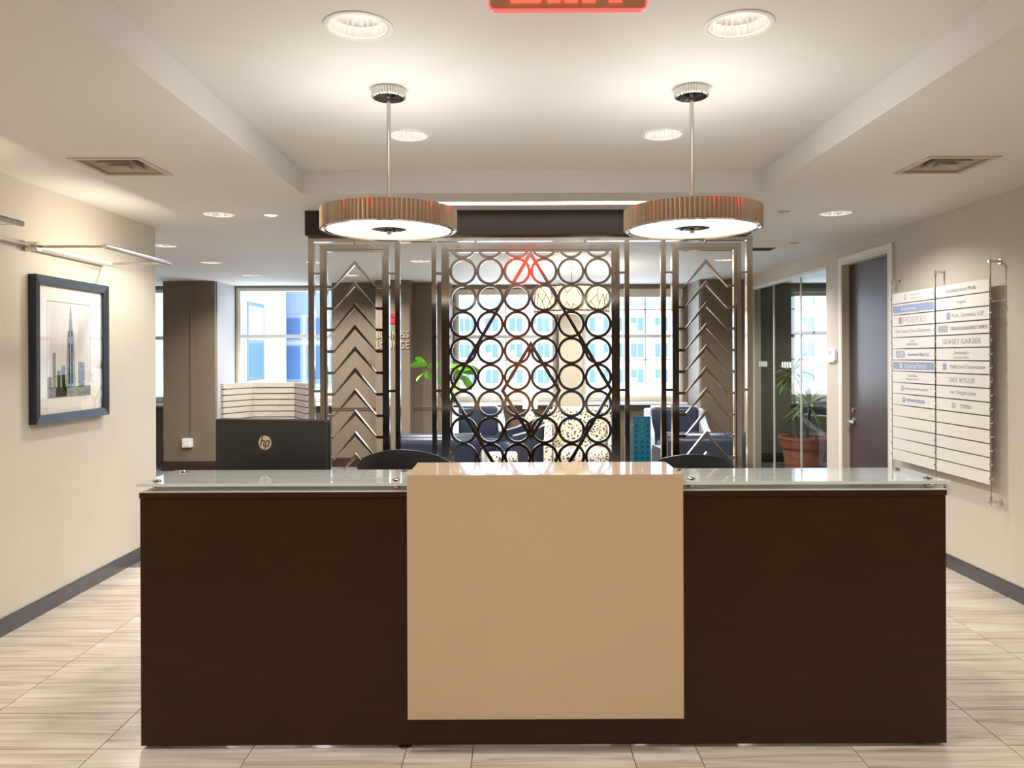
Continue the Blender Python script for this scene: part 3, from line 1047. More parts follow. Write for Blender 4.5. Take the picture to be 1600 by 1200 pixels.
# ---- teal perforated organiser
tx, ty = 0.611, 3.56
tl = thing('file_organiser', 'tall teal perforated metal organiser behind the cream block', 'organiser', (tx, ty, 0.745))
plate('front_plate', rrect(tx - 0.041, tx + 0.041, 0.745, 1.262, 0.004), [circle(tx, 1.245 - 0.0255 * k, 0.0045 - 0.0006 * k, 12) for k in range(4)],
      ty - 0.003, ty, 'y', 'teal', tl)
b = bx(tx - 0.041, tx - 0.038, ty, ty + 0.05, 0.745, 1.22)
box(b, tx + 0.038, tx + 0.041, ty, ty + 0.05, 0.745, 1.22)
box(b, tx - 0.038, tx + 0.038, ty, ty + 0.05, 0.745, 0.749)
obj('side_plates', b, 'teal', tl)
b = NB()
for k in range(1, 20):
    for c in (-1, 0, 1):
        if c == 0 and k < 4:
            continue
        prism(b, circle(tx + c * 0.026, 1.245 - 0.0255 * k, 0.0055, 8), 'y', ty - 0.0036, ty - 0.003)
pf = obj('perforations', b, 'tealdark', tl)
pf['kind'] = 'stuff'

# ---- task chairs behind the desk
def task_chair(x, y, ztop_, rz, label):
    t = thing('task_chair', label, 'chair', (x, y, 0), 'desk chairs behind the reception counter')
    b = NB()
    n, m_ = 18, 10
    front, back = [], []
    for j in range(m_ + 1):
        rowf, rowb = [], []
        v = j / m_
        for i in range(n + 1):
            u = -1 + 2 * i / n
            hw = 0.255 - 0.03 * (1 - v)
            xx = u * hw
            zt_ = ztop_ - (xx * xx) / (2 * 0.50) - 0.02 * u ** 8
            zz = 0.52 + (zt_ - 0.52) * v
            yy = 0.08 * u * u - 0.05 * math.sin(v * math.pi) - 0.06 * v
            rowf.append(b.verts.new((xx, yy - 0.0, zz)))
            rowb.append(b.verts.new((xx, yy - 0.022, zz)))
        front.append(rowf)
        back.append(rowb)
    for j in range(m_):
        for i in range(n):
            b.faces.new((front[j][i], front[j][i + 1], front[j + 1][i + 1], front[j + 1][i]))
            b.faces.new((back[j][i], back[j][i + 1], back[j + 1][i + 1], back[j + 1][i]))
        for s in (0, n):
            b.faces.new((front[j][s], front[j + 1][s], back[j + 1][s], back[j][s]))
    for i in range(n):
        for s in (0, m_):
            b.faces.new((front[s][i], front[s][i + 1], back[s][i + 1], back[s][i]))
    obj('backrest', b, 'black', t, smooth=True, local=True)
    obj('seat', prism(NB(), rrect(-0.25, 0.25, 0.03, 0.50, 0.07), 'z', 0.45, 0.53), 'black', t, local=True, bevel=0.012)
    obj('back_bracket', bar(NB(), (0, 0.12, 0.46), (0, -0.05, 0.62), 0.07, 0.03), 'black', t, local=True)
    obj('gas_lift', cyl(NB(), (0, 0.26, 0.10), (0, 0.26, 0.45), 0.028, seg=16), 'chrome', t, smooth=True, local=True)
    for s in (-1, 1):
        a = bar(NB(), (s * 0.29, 0.2, 0.48), (s * 0.29, 0.2, 0.69), 0.03, 0.06, up=(0, 1, 0))
        box(a, s * 0.29 - 0.035, s * 0.29 + 0.035, 0.06, 0.32, 0.69, 0.715)
        bar(a, (s * 0.2, 0.2, 0.47), (s * 0.30, 0.2, 0.48), 0.06, 0.02)
        obj('armrest', a, 'black', t, local=True)
    for k in range(5):
        a = R(90 + 72 * k)
        e = (0.30 * math.cos(a), 0.26 + 0.30 * math.sin(a))
        lg_ = obj('base_leg', bar(NB(), (0, 0.26, 0.11), (e[0], e[1], 0.075), 0.04, 0.03), 'black', t, local=True)
        obj('caster', cyl(NB(), (e[0] - 0.02 * math.sin(a), e[1] + 0.02 * math.cos(a), 0.028),
                          (e[0] + 0.02 * math.sin(a), e[1] - 0.02 * math.cos(a), 0.028), 0.028, seg=16), 'black', lg_, local=True)
    t.rotation_euler.z = R(rz)
    return t
task_chair(-0.575, 4.02, 1.062, -4, 'black desk chair, curved backrest rising beside the computer monitor')
task_chair(0.93, 4.00, 1.035, 5, 'black desk chair, curved backrest right of the cream block')

# ================================================================ METAL SCREEN
YS = 5.45
scr = thing('room_divider_screen', 'polished bronze metal screen of circles, diamonds and chevrons below dark header', 'screen', (CX, YS, 0))
ya, yb = YS - 0.02, YS + 0.02
for d, w in ((1.577, 0.042), (0.957, 0.036), (0.694, 0.034)):
    for s in (-1, 1):
        x = CX + s * d
        obj('post', bx(x - w / 2, x + w / 2, YS - w / 2, YS + w / 2, 0.0, 2.375), 'screen', scr, bevel=0.003)
obj('top_rail', bx(CX - 1.598, CX + 1.598, YS - 0.025, YS + 0.025, 2.375, 2.41), 'screen', scr, bevel=0.003)
obj('floor_rail', bx(CX - 1.598, CX + 1.598, YS - 0.025, YS + 0.025, 0.0, 0.03), 'screen', scr)
ZP0, ZP1, ZI0, ZI1, ZM = 0.246, 2.354, 0.286, 2.314, 1.30

def panel_frame(x0, x1, iw, name):
    """outer frame plus a slimmer inner bead"""
    f = plate(name, rect(x0, x1, ZP0, ZP1), [rect(x0 + iw, x1 - iw, ZP0 + iw, ZP1 - iw)], YS - 0.030, YS + 0.030, 'y', 'screen', scr)
    plate('inner_bead', rect(x0 + iw, x1 - iw, ZP0 + iw, ZP1 - iw),
          [rect(x0 + iw + 0.016, x1 - iw - 0.016, ZP0 + iw + 0.016, ZP1 - iw - 0.016)], YS - 0.018, YS + 0.018, 'y', 'screen', f)
    return f

# chevron panels
for s in (-1, 1):
    xo, xi = CX + s * 1.513, CX + s * 1.017
    x0, x1 = min(xo, xi), max(xo, xi)
    f = panel_frame(x0, x1, 0.034, 'chevron_panel_frame')
    a, c = x0 + 0.046, x1 - 0.046
    mid = (a + c) / 2
    for k in range(12):
        za = 2.243 - 0.1545 * k
        ze = za - 0.194
        pts = [(a, ze + 0.010), (a + 0.054, ze + 0.010), (mid, za), (c - 0.054, ze + 0.010), (c, ze + 0.010),
               (c, ze - 0.010), (c - 0.044, ze - 0.010), (mid, za - 0.034), (a + 0.044, ze - 0.010), (a, ze - 0.010)]
        obj('chevron', prism(NB(), pts, 'y', YS - 0.016, YS + 0.016), 'screen', f)
    for z in (2.146, ZM, 0.454):
        for p, q in ((CX + s * 1.556, CX + s * 1.513), (CX + s * 1.017, CX + s * 0.975)):
            obj('connector', bx(min(p, q), max(p, q), YS - 0.012, YS + 0.012, z - 0.009, z + 0.009), 'screen', scr)
    obj('connector', bx(mid - 0.008, mid + 0.008, YS - 0.01, YS + 0.01, ZP1, 2.375), 'screen', scr)

# circle panel with two diamonds
HW = 0.585
f = panel_frame(CX - 0.640, CX + 0.640, 0.042, 'circle_panel_frame')
px, pz, ro, th = 0.1942, 0.1907, 0.0985, 0.0195

def ring_bm(clip=None, n=40):
    b = NB()
    rows = []
    for r_, y in ((ro, -0.015), (ro, 0.015), (ro - th, 0.015), (ro - th, -0.015)):
        rows.append([b.verts.new((r_ * math.cos(2 * math.pi * i / n), y, r_ * math.sin(2 * math.pi * i / n))) for i in range(n)])
    for k in range(4):
        p, q = rows[k], rows[(k + 1) % 4]
        for i in range(n):
            j = (i + 1) % n
            b.faces.new((p[i], p[j], q[j], q[i]))
    if clip is not None:
        geom = list(b.verts) + list(b.edges) + list(b.faces)
        bmesh.ops.bisect_plane(b, geom=geom, plane_co=(0, 0, clip), plane_no=(0, 0, 1 if clip < 0 else -1), clear_outer=True)
        bmesh.ops.holes_fill(b, edges=[e for e in b.edges if len(e.link_faces) == 1])
    bmesh.ops.recalc_face_normals(b, faces=b.faces)
    me = bpy.data.meshes.new('ring')
    for fc in b.faces:
        fc.smooth = True
    for e in b.edges:
        if len(e.link_faces) == 2 and e.calc_face_angle(0) > R(38):
            e.smooth = False
    b.to_mesh(me)
    b.free()
    me.materials.append(M['screen'])
    return me
zc_top = ZM + 5.5 * pz
ring_full, ring_top, ring_bot = ring_bm(), ring_bm(ZI1 - 0.012 - zc_top), ring_bm(-(ZI1 - 0.012 - zc_top))
base = wloc(f)
for c in range(6):
    for r_ in range(12):
        z = ZM + (r_ - 5.5) * pz
        me = ring_top if r_ == 11 else ring_bot if r_ == 0 else ring_full
        o = bpy.data.objects.new('ring', me)
        COL.objects.link(o)
        o.parent = f
        o.location = Vector((CX + (c - 2.5) * px, YS, z)) - base

def diamond(hw, hh, yo):
    b = NB()
    t_ = 0.024
    k = math.hypot(hw, hh) / hh * t_ / 2
    k2 = math.hypot(hw, hh) / hw * t_ / 2
    plate_out = [(CX - hw - k, ZM), (CX, ZM - hh - k2), (CX + hw + k, ZM), (CX, ZM + hh + k2)]
    plate_in = [(CX - hw + k, ZM), (CX, ZM - hh + k2), (CX + hw - k, ZM), (CX, ZM + hh - k2)]
    return plate('diamond', plate_out, [plate_in], YS - yo, YS - 0.012, 'y', 'screen', f)
diamond(0.578, 0.985, 0.034)
diamond(0.203, 0.335, 0.034)
for s in (-1, 1):
    for z in (2.146, ZM, 0.454):
        p, q = CX + s * 0.677, CX + s * 0.640
        obj('connector', bx(min(p, q), max(p, q), YS - 0.012, YS + 0.012, z - 0.009, z + 0.009), 'screen', scr)
    obj('connector', bx(CX + s * 0.395 - 0.008, CX + s * 0.395 + 0.008, YS - 0.01, YS + 0.01, ZP1, 2.375), 'screen', scr)

# ================================================================ LEFT WALL
pic = thing('framed_picture', 'black framed city tower print in white mat on the left wall', 'picture', (XL, 4.85, 1.6))
PY0, PY1, PZ0, PZ1 = 4.45, 5.255, 1.153, 2.045
fw = 0.052
b = NB()
def frame_side(pa, pb, pc, pd):
    pass
plate('picture_frame', rect(PY0, PY1, PZ0, PZ1), [rect(PY0 + 0.012, PY1 - 0.012, PZ0 + 0.012, PZ1 - 0.012)], XL, XL + 0.026, 'x', 'frame', pic)
out = [(PY0, PZ0), (PY1, PZ0), (PY1, PZ1), (PY0, PZ1)]
inn = [(PY0 + fw, PZ0 + fw), (PY1 - fw, PZ0 + fw), (PY1 - fw, PZ1 - fw), (PY0 + fw, PZ1 - fw)]
for k in range(4):
    j = (k + 1) % 4
    b = NB()
    q = [(XL + 0.026, *out[k]), (XL + 0.026, *out[j]), (XL + 0.026, *inn[j]), (XL + 0.026, *inn[k])]
    lo = [b.verts.new(p) for p in q]
    hi = [b.verts.new((p[0] + (0.022 if n_ < 2 else 0.012), p[1], p[2])) for n_, p in enumerate(q)]
    b.faces.new(lo)
    b.faces.new(hi)
    for n_ in range(4):
        m_ = (n_ + 1) % 4
        b.faces.new((lo[n_], lo[m_], hi[m_], hi[n_]))
    obj('frame_moulding', b, 'frame', pic)
px0 = XL + 0.018
art = obj('mat_board', bx(px0 - 0.004, px0, PY0 + 0.03, PY1 - 0.03, PZ0 + 0.03, PZ1 - 0.03), 'matboard', pic)
pr = obj('print', bx(px0, px0 + 0.001, 4.60, 5.07, 1.30, 1.90), 'paper', art)
def ink(name, pts, m_):
    obj(name, prism(NB(), pts, 'x', px0 + 0.001, px0 + 0.0016), m_, art)
ink('print_border', rect(4.60, 5.07, 1.895, 1.90), 'inkdark')
ink('print_border', rect(5.067, 5.07, 1.40, 1.76), 'inkdark')
yt = 4.845
ink('tower', [(yt - 0.006, 1.36), (yt - 0.006, 1.36), (yt - 0.050, 1.36), (yt - 0.044, 1.60), (yt - 0.034, 1.70), (yt - 0.020, 1.735),
              (yt - 0.012, 1.80), (yt - 0.003, 1.885), (yt + 0.003, 1.885), (yt + 0.012, 1.80), (yt + 0.020, 1.735), (yt + 0.034, 1.70),
              (yt + 0.050, 1.36)][2:], 'ink')
for z0, z1, w_ in ((1.36, 1.64, 0.012), (1.66, 1.72, 0.010)):
    ink('tower_window_strip', rect(yt - w_ - 0.012, yt - 0.012, z0 + 0.02, z1), 'paper')
    ink('tower_window_strip', rect(yt + 0.006, yt + w_ + 0.006, z0 + 0.02, z1), 'paper')
ink('tower', rect(4.93, 5.0, 1.36, 1.52), 'ink')
ink('tower', rect(4.655, 4.685, 1.36, 1.58), 'inkdark')
ink('tower', rect(4.70, 4.735, 1.36, 1.47), 'ink')
ink('tower', rect(4.60, 4.645, 1.36, 1.43), 'inkdark')
ink('tower', rect(4.745, 4.785, 1.36, 1.50), 'ink')
ink('street', rect(4.60, 5.07, 1.30, 1.365), 'inkdark')
ink('park', rect(4.685, 4.80, 1.305, 1.44), 'inkgreen')
obj('glazing', bx(XL + 0.030, XL + 0.032, PY0 + 0.045, PY1 - 0.045, PZ0 + 0.045, PZ1 - 0.045), 'picglass', pic)

def picture_light(y0, y1, label):
    t = thing('picture_light', label, 'wall light', (XL, (y0 + y1) / 2, 2.203), 'rod picture lights on the left wall')
    z, xi, xo = 2.203, -2.80, -2.387
    obj('mount_knob', cyl(NB(), (XL, y0 - 0.01, z), (xi + 0.03, y0 - 0.01, z), 0.028, seg=20), 'nickel', t, smooth=True)
    obj('wall_bracket', cyl(NB(), (XL, y1 - 0.02, z), (xi, y1 - 0.02, z), 0.014, seg=16), 'nickel', t, smooth=True)
    obj('lamp_tube', cyl(NB(), (xi, y0 + 0.03, z), (xi, y1, z), 0.023, seg=20), 'tube', t, smooth=True)
    obj('arm', cyl(NB(), (xi, y0, z), (xo, y0, z), 0.008, seg=12), 'nickel', t, smooth=True)
    obj('arm', cyl(NB(), (xi, y1, z), (xo, y1, z), 0.008, seg=12), 'nickel', t, smooth=True)
    obj('outer_bar', cyl(NB(), (xo, y0 - 0.01, z), (xo, y1 + 0.01, z), 0.015, seg=16), 'nickel', t, smooth=True)
    l = bpy.data.lights.new('lamp', 'AREA')
    l.shape = 'RECTANGLE'
    l.size, l.size_y, l.energy, l.color = 0.74, 0.016, 2.8, (1.0, 0.91, 0.77)
    lo = bpy.data.objects.new('lamp', l)
    COL.objects.link(lo)
    lo.parent = t
    lo.location = Vector((xo - 0.017, (y0 + y1) / 2, z)) - Vector(t.location)
    lo.rotation_euler = (0, R(80), R(0))
    lo.rotation_euler = Matrix(((0, 0.10, 0.995), (1, 0, 0), (0, 0.995, -0.10))).to_euler()
    obj('feed_rod', cyl(NB(), (xi, y0 - 0.755, z), (xi, y0, z), 0.008, seg=12), 'nickel', t, smooth=True)
    return t
picture_light(4.44, 5.26, 'rod picture light with glowing tube above the framed print')
picture_light(2.85, 3.67, 'rod picture light of which only one bar end shows at left edge')

# ================================================================ RIGHT WALL
# white badge beside the door
t = thing('room_plaque', 'small white rounded room plaque beside the dark door', 'sign', (XR, 7.46, 1.55))
obj('plaque_plate', prism(NB(), rrect(7.355, 7.565, 1.475, 1.615, 0.045), 'x', XR - 0.022, XR), 'plaque', t, bevel=0.003)
text('lettering', 'PRIVATE', 'plaquetext', t, (XR - 0.0225, 7.46, 1.575), (0, -1, 0), (0, 0, 1), height=0.016, width=0.10)
text('lettering', 'OFFICE', 'plaquetext', t, (XR - 0.0225, 7.46, 1.552), (0, -1, 0), (0, 0, 1), height=0.014, width=0.085)

XD = 3.10
YD = (6.158, 5.524, 4.89)
ZD1, ZD0, NR = 2.044, 0.697, 15
ddir = thing('tenant_directory', 'wall directory of white slats hung on steel cables beside the door', 'directory', (XR, 5.52, 1.37))
for y in YD:
    obj('cable', cyl(NB(), (XD, y, 0.57), (XD, y, 2.165), 0.0035, seg=8), 'nickel', ddir, smooth=True)
    for z in (2.15, 0.59):
        sgn = 1 if z > 1 else -1
        s = cyl(NB(), (XR, y, z), (XD - 0.014, y, z), 0.009, seg=14)
        cyl(s, (XR, y, z), (XR - 0.006, y, z), 0.018, seg=18)
        cyl(s, (XD, y, z), (XD, y, z - sgn * 0.035), 0.008, seg=12)
        obj('standoff_bracket', s, 'chrome', ddir, smooth=True)
pitch = (ZD1 - ZD0) / NR
rows = {
    0: [('icon', 'dirtext', -0.10), ('t', 'ATLANTIC', 'dirtext', 0.05, 0.012, 0.17, 0.016), ('t', 'ASSOCIATES', 'dirtext', 0.05, -0.014, 0.17, 0.012)],
    1: [('bar', 'dirblue'), ('t', 'Interlex', 'panel', -0.05, 0, 0.22, 0.026)],
    2: [('rect', 'dirred', -0.18, 0.05), ('t', 'FIDERES', 'dirtext', 0.03, 0, 0.33, 0.046)],
    3: [('t', 'The Green Dove Discovery', 'dirtext', 0.0, 0, 0.52, 0.036)],
    4: [('t', 'AMR', 'dirtext', 0.0, 0.014, 0.07, 0.018), ('t', 'FINANCIAL', 'dirtext', 0, -0.012, 0.16, 0.018)],
    5: [('rect', 'dirblue', -0.18, 0.13), ('t', 'AIB', 'panel', -0.18, 0, 0.10, 0.04), ('t', 'Investment Bank LLC', 'dirtextb', 0.09, 0, 0.30, 0.026)],
    6: [('bar', 'dirblue'), ('icon', 'panel', -0.17), ('t', 'navarino', 'panel', 0.04, 0, 0.31, 0.040)],
    7: [('t', 'The Meridian', 'dirtext', 0.0, 0.014, 0.14, 0.018), ('t', 'FOUNDATION', 'dirtext', 0.0, -0.014, 0.19, 0.014)],
    8: [('icon', 'dirtext', -0.15), ('t', 'international capital', 'dirtext', 0.05, 0, 0.32, 0.026)],
    9: [('icon', 'dirtextb', -0.13), ('t', 'newocean', 'dirtextb', 0.04, 0, 0.26, 0.026)],
}
rows_r = {
    0: [('t', 'Remembrance Media', 'dirtext', 0.0, 0, 0.34, 0.030)],
    1: [('t', 'Argent', 'dirtext', 0.0, 0, 0.11, 0.032)],
    2: [('rect', 'dirblue', -0.15, 0.045), ('t', 'Ross, Gontonis, LLP', 'dirtext', 0.07, 0, 0.36, 0.034)],
    3: [('rect', 'dirgrey', -0.22, 0.12), ('t', 'INTEGRATED MANAGEMENT SERVICES', 'dirtext', 0.08, 0, 0.42, 0.024)],
    4: [('t', 'SIDNEY GARBER', 'dirtext', 0.0, 0, 0.45, 0.036)],
    5: [('t', 'Sotheby\'s', 'dirtext', 0.0, 0.008, 0.17, 0.032), ('t', 'INTERNATIONAL', 'dirtext', 0.0, -0.024, 0.18, 0.010)],
    6: [('rect', 'dirblue', -0.20, 0.042), ('t', 'Yield Lion Corporation', 'dirtext', 0.06, 0, 0.40, 0.034)],
    7: [('t', 'TAST WYLLER', 'dirtext', 0.0, 0, 0.31, 0.034)],
    8: [('t', 'THE', 'dirtext', -0.11, 0, 0.06, 0.018), ('t', 'Virgin', 'dirtext', 0.0, 0, 0.12, 0.036), ('t', 'CENTER', 'dirtext', 0.12, 0, 0.09, 0.018)],
    9: [('icon', 'dirtext', -0.09), ('t', 'TOWER', 'dirtext', 0.05, 0, 0.13, 0.028)],
}
for col_ in range(2):
    ya_, yb_ = YD[col_] - 0.010, YD[col_ + 1] + 0.010
    yc = (ya_ + yb_) / 2
    for r_ in range(NR):
        z1 = ZD1 - pitch * r_ - 0.004
        z0 = ZD1 - pitch * (r_ + 1) + 0.004
        zc = (z0 + z1) / 2
        p = obj('slat_panel', bx(XD - 0.003, XD + 0.003, yb_, ya_, z0, z1), 'panel', ddir)
        for it in (rows if col_ == 0 else rows_r).get(r_, []):
            xf = XD - 0.0033
            if it[0] == 'bar':
                obj('colour_bar', bx(XD - 0.0036, XD - 0.003, yb_ + 0.012, ya_ - 0.012, z0 + 0.012, z1 - 0.012), it[1], p)
            elif it[0] == 'rect':
                yk = yc - it[2]
                obj('colour_block', bx(XD - 0.0036, XD - 0.003, yk - it[3] / 2, yk + it[3] / 2, z0 + 0.016, z1 - 0.016), it[1], p)
            elif it[0] == 'icon':
                yk = yc - it[2]
                plate('emblem', circle(yk, zc, 0.022, 16), [circle(yk, zc + 0.004, 0.011, 12)], XD - 0.0042, XD - 0.003, 'x', it[1], p)
            else:
                _, s, m_, dx_, dz_, w_, h_ = it
                text('lettering', s, m_, p, (XD - 0.0042, yc - dx_, zc + dz_), (0, -1, 0), (0, 0, 1), width=w_, height=h_, depth=0.0006)
for y in YD:
    for r_ in range(NR):
        zc = ZD1 - pitch * (r_ + 0.5)
        c = cyl(NB(), (XD - 0.010, y, zc), (XD + 0.008, y, zc), 0.0075, seg=10)
        obj('cable_clip', c, 'chrome', ddir, smooth=True)


# ================================================================ LOUNGE
# conduit and outlet on the left pilaster
t = thing('wall_conduit', 'thin painted conduit down the brown pilaster', 'conduit', (-4.37, 10.29, 0.4))
obj('conduit_channel', bx(-4.382, -4.356, 10.285, 10.3, 0.44, ZC), 'taupe', t, bevel=0.002)
obj('conduit_bracket', bx(-4.388, -4.350, 10.282, 10.3, 1.3, 1.33), 'taupe', t)
t = thing('outlet_box', 'small white outlet box at the foot of the pilaster conduit', 'outlet', (-4.42, 10.29, 0.38))
obj('box_body', prism(NB(), rrect(-4.485, -4.355, 0.322, 0.444, 0.008), 'y', 10.255, 10.3), 'white', t, bevel=0.003)
obj('face_plate', prism(NB(), rrect(-4.465, -4.375, 0.340, 0.426, 0.006), 'y', 10.250, 10.255), 'white', t)

# lettering on the sign pier
t = thing('lounge_lettering', 'raised BUSINESS LOUNGE letters and red emblem on brown pier', 'sign', (-1.615, 10.25, 1.7))
text('lettering', 'BUSINESS', 'lobbyletter', t, (-1.617, 10.243, 1.845), (1, 0, 0), (0, 0, 1), width=0.44, height=0.095, depth=0.014, bold=0.01)
text('lettering', 'LOUNGE', 'lobbyletter', t, (-1.617, 10.243, 1.705), (1, 0, 0), (0, 0, 1), width=0.44, height=0.105, depth=0.014, bold=0.01)
for z0, z1 in ((2.075, 2.125), (1.995, 2.055)):
    obj('red_emblem', bx(-1.675, -1.560, 10.236, 10.25, z0, z1), 'redemblem', t, bevel=0.004)

# drum chandelier with lattice shade
def chandelier(x, y):
    t = thing('lattice_pendant', 'cream lattice drum pendant glowing behind the circle panel', 'pendant lamp', (x, y, ZC))
    z0, z1, r0 = 2.05, 2.325, 0.43
    obj('shade', lathe(NB(), [(r0, z0), (r0, z1), (r0 - 0.006, z1), (r0 - 0.006, z0)], (x, y, 0), 48, closed=True), 'lampshade', t, smooth=True)
    obj('shade_bottom', lathe(NB(), [(0, z0 + 0.012), (r0 - 0.01, z0 + 0.012), (r0 - 0.01, z0 + 0.016), (0, z0 + 0.016)], (x, y, 0), 48), 'lampshade', t)
    lat = NB()
    rnd = random.Random(3)
    n = 26
    pts = [[(2 * math.pi * (i + 0.5 * (k % 2)) / n + rnd.uniform(-0.07, 0.07), z0 + (z1 - z0) * k / 3 + (rnd.uniform(-0.02, 0.02) if 0 < k < 3 else 0))
            for i in range(n)] for k in range(4)]
    P3 = lambda a, z: (x + (r0 + 0.004) * math.cos(a), y + (r0 + 0.004) * math.sin(a), z)
    for k in range(3):
        for i in range(n):
            a, z = pts[k][i]
            for dj in ((0, 1) if k % 2 else (0, -1)):
                if rnd.random() < 0.2:
                    continue
                a2, zz2 = pts[k + 1][(i + dj) % n]
                while a2 - a > 3:
                    a2 -= 2 * math.pi
                while a - a2 > 3:
                    a2 += 2 * math.pi
                cyl(lat, P3(a, z), P3(a2, zz2), 0.004, seg=5)
    obj('lattice', lat, 'lattice', t)
    for z in (z0, z1):
        obj('hoop', lathe(NB(), [(r0 - 0.004, z - 0.008), (r0 + 0.010, z - 0.008), (r0 + 0.010, z + 0.008), (r0 - 0.004, z + 0.008)], (x, y, 0), 48, closed=True), 'lattice', t)
    obj('cord', cyl(NB(), (x, y, z0 + 0.02), (x, y, ZC), 0.006, seg=8), 'nickel', t)
    obj('canopy', lathe(NB(), [(0, -0.03), (0.05, -0.03), (0.13, -0.012), (0.14, 0.0)], (x, y, ZC), 28), 'nickel', t, smooth=True)
    l = bpy.data.lights.new('lamp', 'POINT')
    l.energy, l.color, l.shadow_soft_size = 14, WARM, 0.08
    lo = bpy.data.objects.new('lamp', l)
    COL.objects.link(lo)
    lo.parent = t
    lo.location = (0, 0, 2.24 - ZC)
chandelier(0.69, 8.72)

# ---- seating
def cushion(x0, x1, y0, y1, z0, z1, r=0.04):
    b = bx(x0, x1, y0, y1, z0, z1)
    bmesh.ops.bevel(b, geom=list(b.edges), offset=r, segments=4, profile=0.5, affect='EDGES', clamp_overlap=True)
    return b

def armchair(x, y, rz, label, w=0.78, mi='navy', ms='shell', hb=0.86):
    """tub chair: outer shell and arms pale for window glints, upholstered back and seat; local -Y is its front"""
    t = thing('armchair', label, 'armchair', (x, y, 0), 'lounge armchairs')
    hw = w / 2
    obj('back_shell', cushion(-hw, hw, 0.26, 0.36, 0.14, hb - 0.03, 0.03), ms, t, smooth=True, local=True)
    obj('back_cushion', cushion(-hw + 0.09, hw - 0.09, 0.10, 0.28, 0.40, hb, 0.05), mi, t, smooth=True, local=True)
    obj('piping', cushion(-hw + 0.085, hw - 0.085, 0.245, 0.285, 0.42, hb + 0.012, 0.015), ms, t, smooth=True, local=True)
    for s in (-1, 1):
        # arm with a sloping top, high at the back
        prof = [(-0.36, 0.14), (0.30, 0.14), (0.34, 0.72), (0.20, 0.74), (-0.10, 0.62), (-0.34, 0.57), (-0.38, 0.50)]
        b = prism(NB(), prof, 'x', s * hw - (0.09 if s > 0 else 0), s * hw + (0.09 if s < 0 else 0))
        obj('arm', b, ms, t, local=True, bevel=0.02, smooth=True)
    obj('seat_cushion', cushion(-hw + 0.095, hw - 0.095, -0.38, 0.14, 0.28, 0.46, 0.05), mi, t, smooth=True, local=True)
    obj('seat_base', bx(-hw + 0.09, hw - 0.09, -0.34, 0.28, 0.15, 0.29), ms, t, local=True)
    for sx in (-1, 1):
        for sy in (-0.28, 0.26):
            obj('leg', cyl(NB(), (sx * (hw - 0.10), sy, 0), (sx * (hw - 0.07), sy, 0.15), 0.014, 0.020, seg=10), 'darkleg', t, local=True)
    t.rotation_euler.z = R(rz)
    return t
armchair(-0.46, 10.3, 4, 'navy armchair with pale arms facing out, left behind the circle panel', w=0.72)
armchair(0.24, 9.64, -70, 'navy armchair seen sideways behind the middle of the circle panel', w=0.62, hb=0.72, ms='navy')
armchair(2.16, 9.95, -6, 'navy armchair with pale arms behind the teal organiser', w=0.80)
armchair(0.80, 8.92, -4, 'cream armchair with dark floral upholstery behind the circle panel', w=0.84, mi='floral', ms='floral', hb=0.92)

def loveseat(x, y, w, rz, label):
    """low navy sofa seen from behind: rolled back, two seat cushions"""
    t = thing('loveseat', label, 'sofa', (x, y, 0), 'low navy sofas with their backs to the desk')
    n = 14
    prof = [(-0.12, 0.16)]
    for i in range(n + 1):
        a = math.pi - math.pi * i / n
        prof.append((-0.02 + 0.12 * math.cos(a), 0.66 + 0.115 * math.sin(a)))
    prof += [(0.08, 0.16)]
    obj('backrest', prism(NB(), prof, 'x', -w / 2, w / 2), 'navy', t, smooth=True, local=True)
    b = NB()
    box(b, -w / 2 + 0.01, w / 2 - 0.01, -0.135, -0.118, 0.20, 0.60)
    obj('back_band', b, 'navy', t, local=True, bevel=0.006)
    for s in (-1, 1):
        prof2 = [(0.06, 0.16), (0.74, 0.16), (0.76, 0.50), (0.70, 0.56), (0.06, 0.58)]
        xa = s * w / 2 - (0.12 if s > 0 else 0)
        obj('arm', prism(NB(), prof2, 'x', xa, xa + 0.12), 'shell' if s > 0 else 'navy', t, local=True, bevel=0.03, smooth=True)  # one arm pale: window glint put into its colour
    for k in range(2):
        xa = -w / 2 + 0.125 + k * (w - 0.25) / 2
        obj('seat_cushion', cushion(xa, xa + (w - 0.25) / 2 - 0.006, 0.06, 0.74, 0.28, 0.45, 0.05), 'navy', t, smooth=True, local=True)
    obj('seat_base', bx(-w / 2 + 0.12, w / 2 - 0.12, 0.06, 0.70, 0.14, 0.29), 'navy', t, local=True)
    for sx in (-1, 1):
        for sy in (-0.05, 0.64):
            obj('leg', cyl(NB(), (sx * (w / 2 - 0.08), sy, 0), (sx * (w / 2 - 0.08), sy, 0.16), 0.018, seg=10), 'darkleg', t, local=True)
    t.rotation_euler.z = R(rz)
    return t
loveseat(-0.72, 7.60, 0.82, 0, 'low navy leather sofa seen from behind, left of the cream block')
loveseat(1.95, 7.65, 0.80, 0, 'low navy leather sofa seen from behind, below the right chevrons')

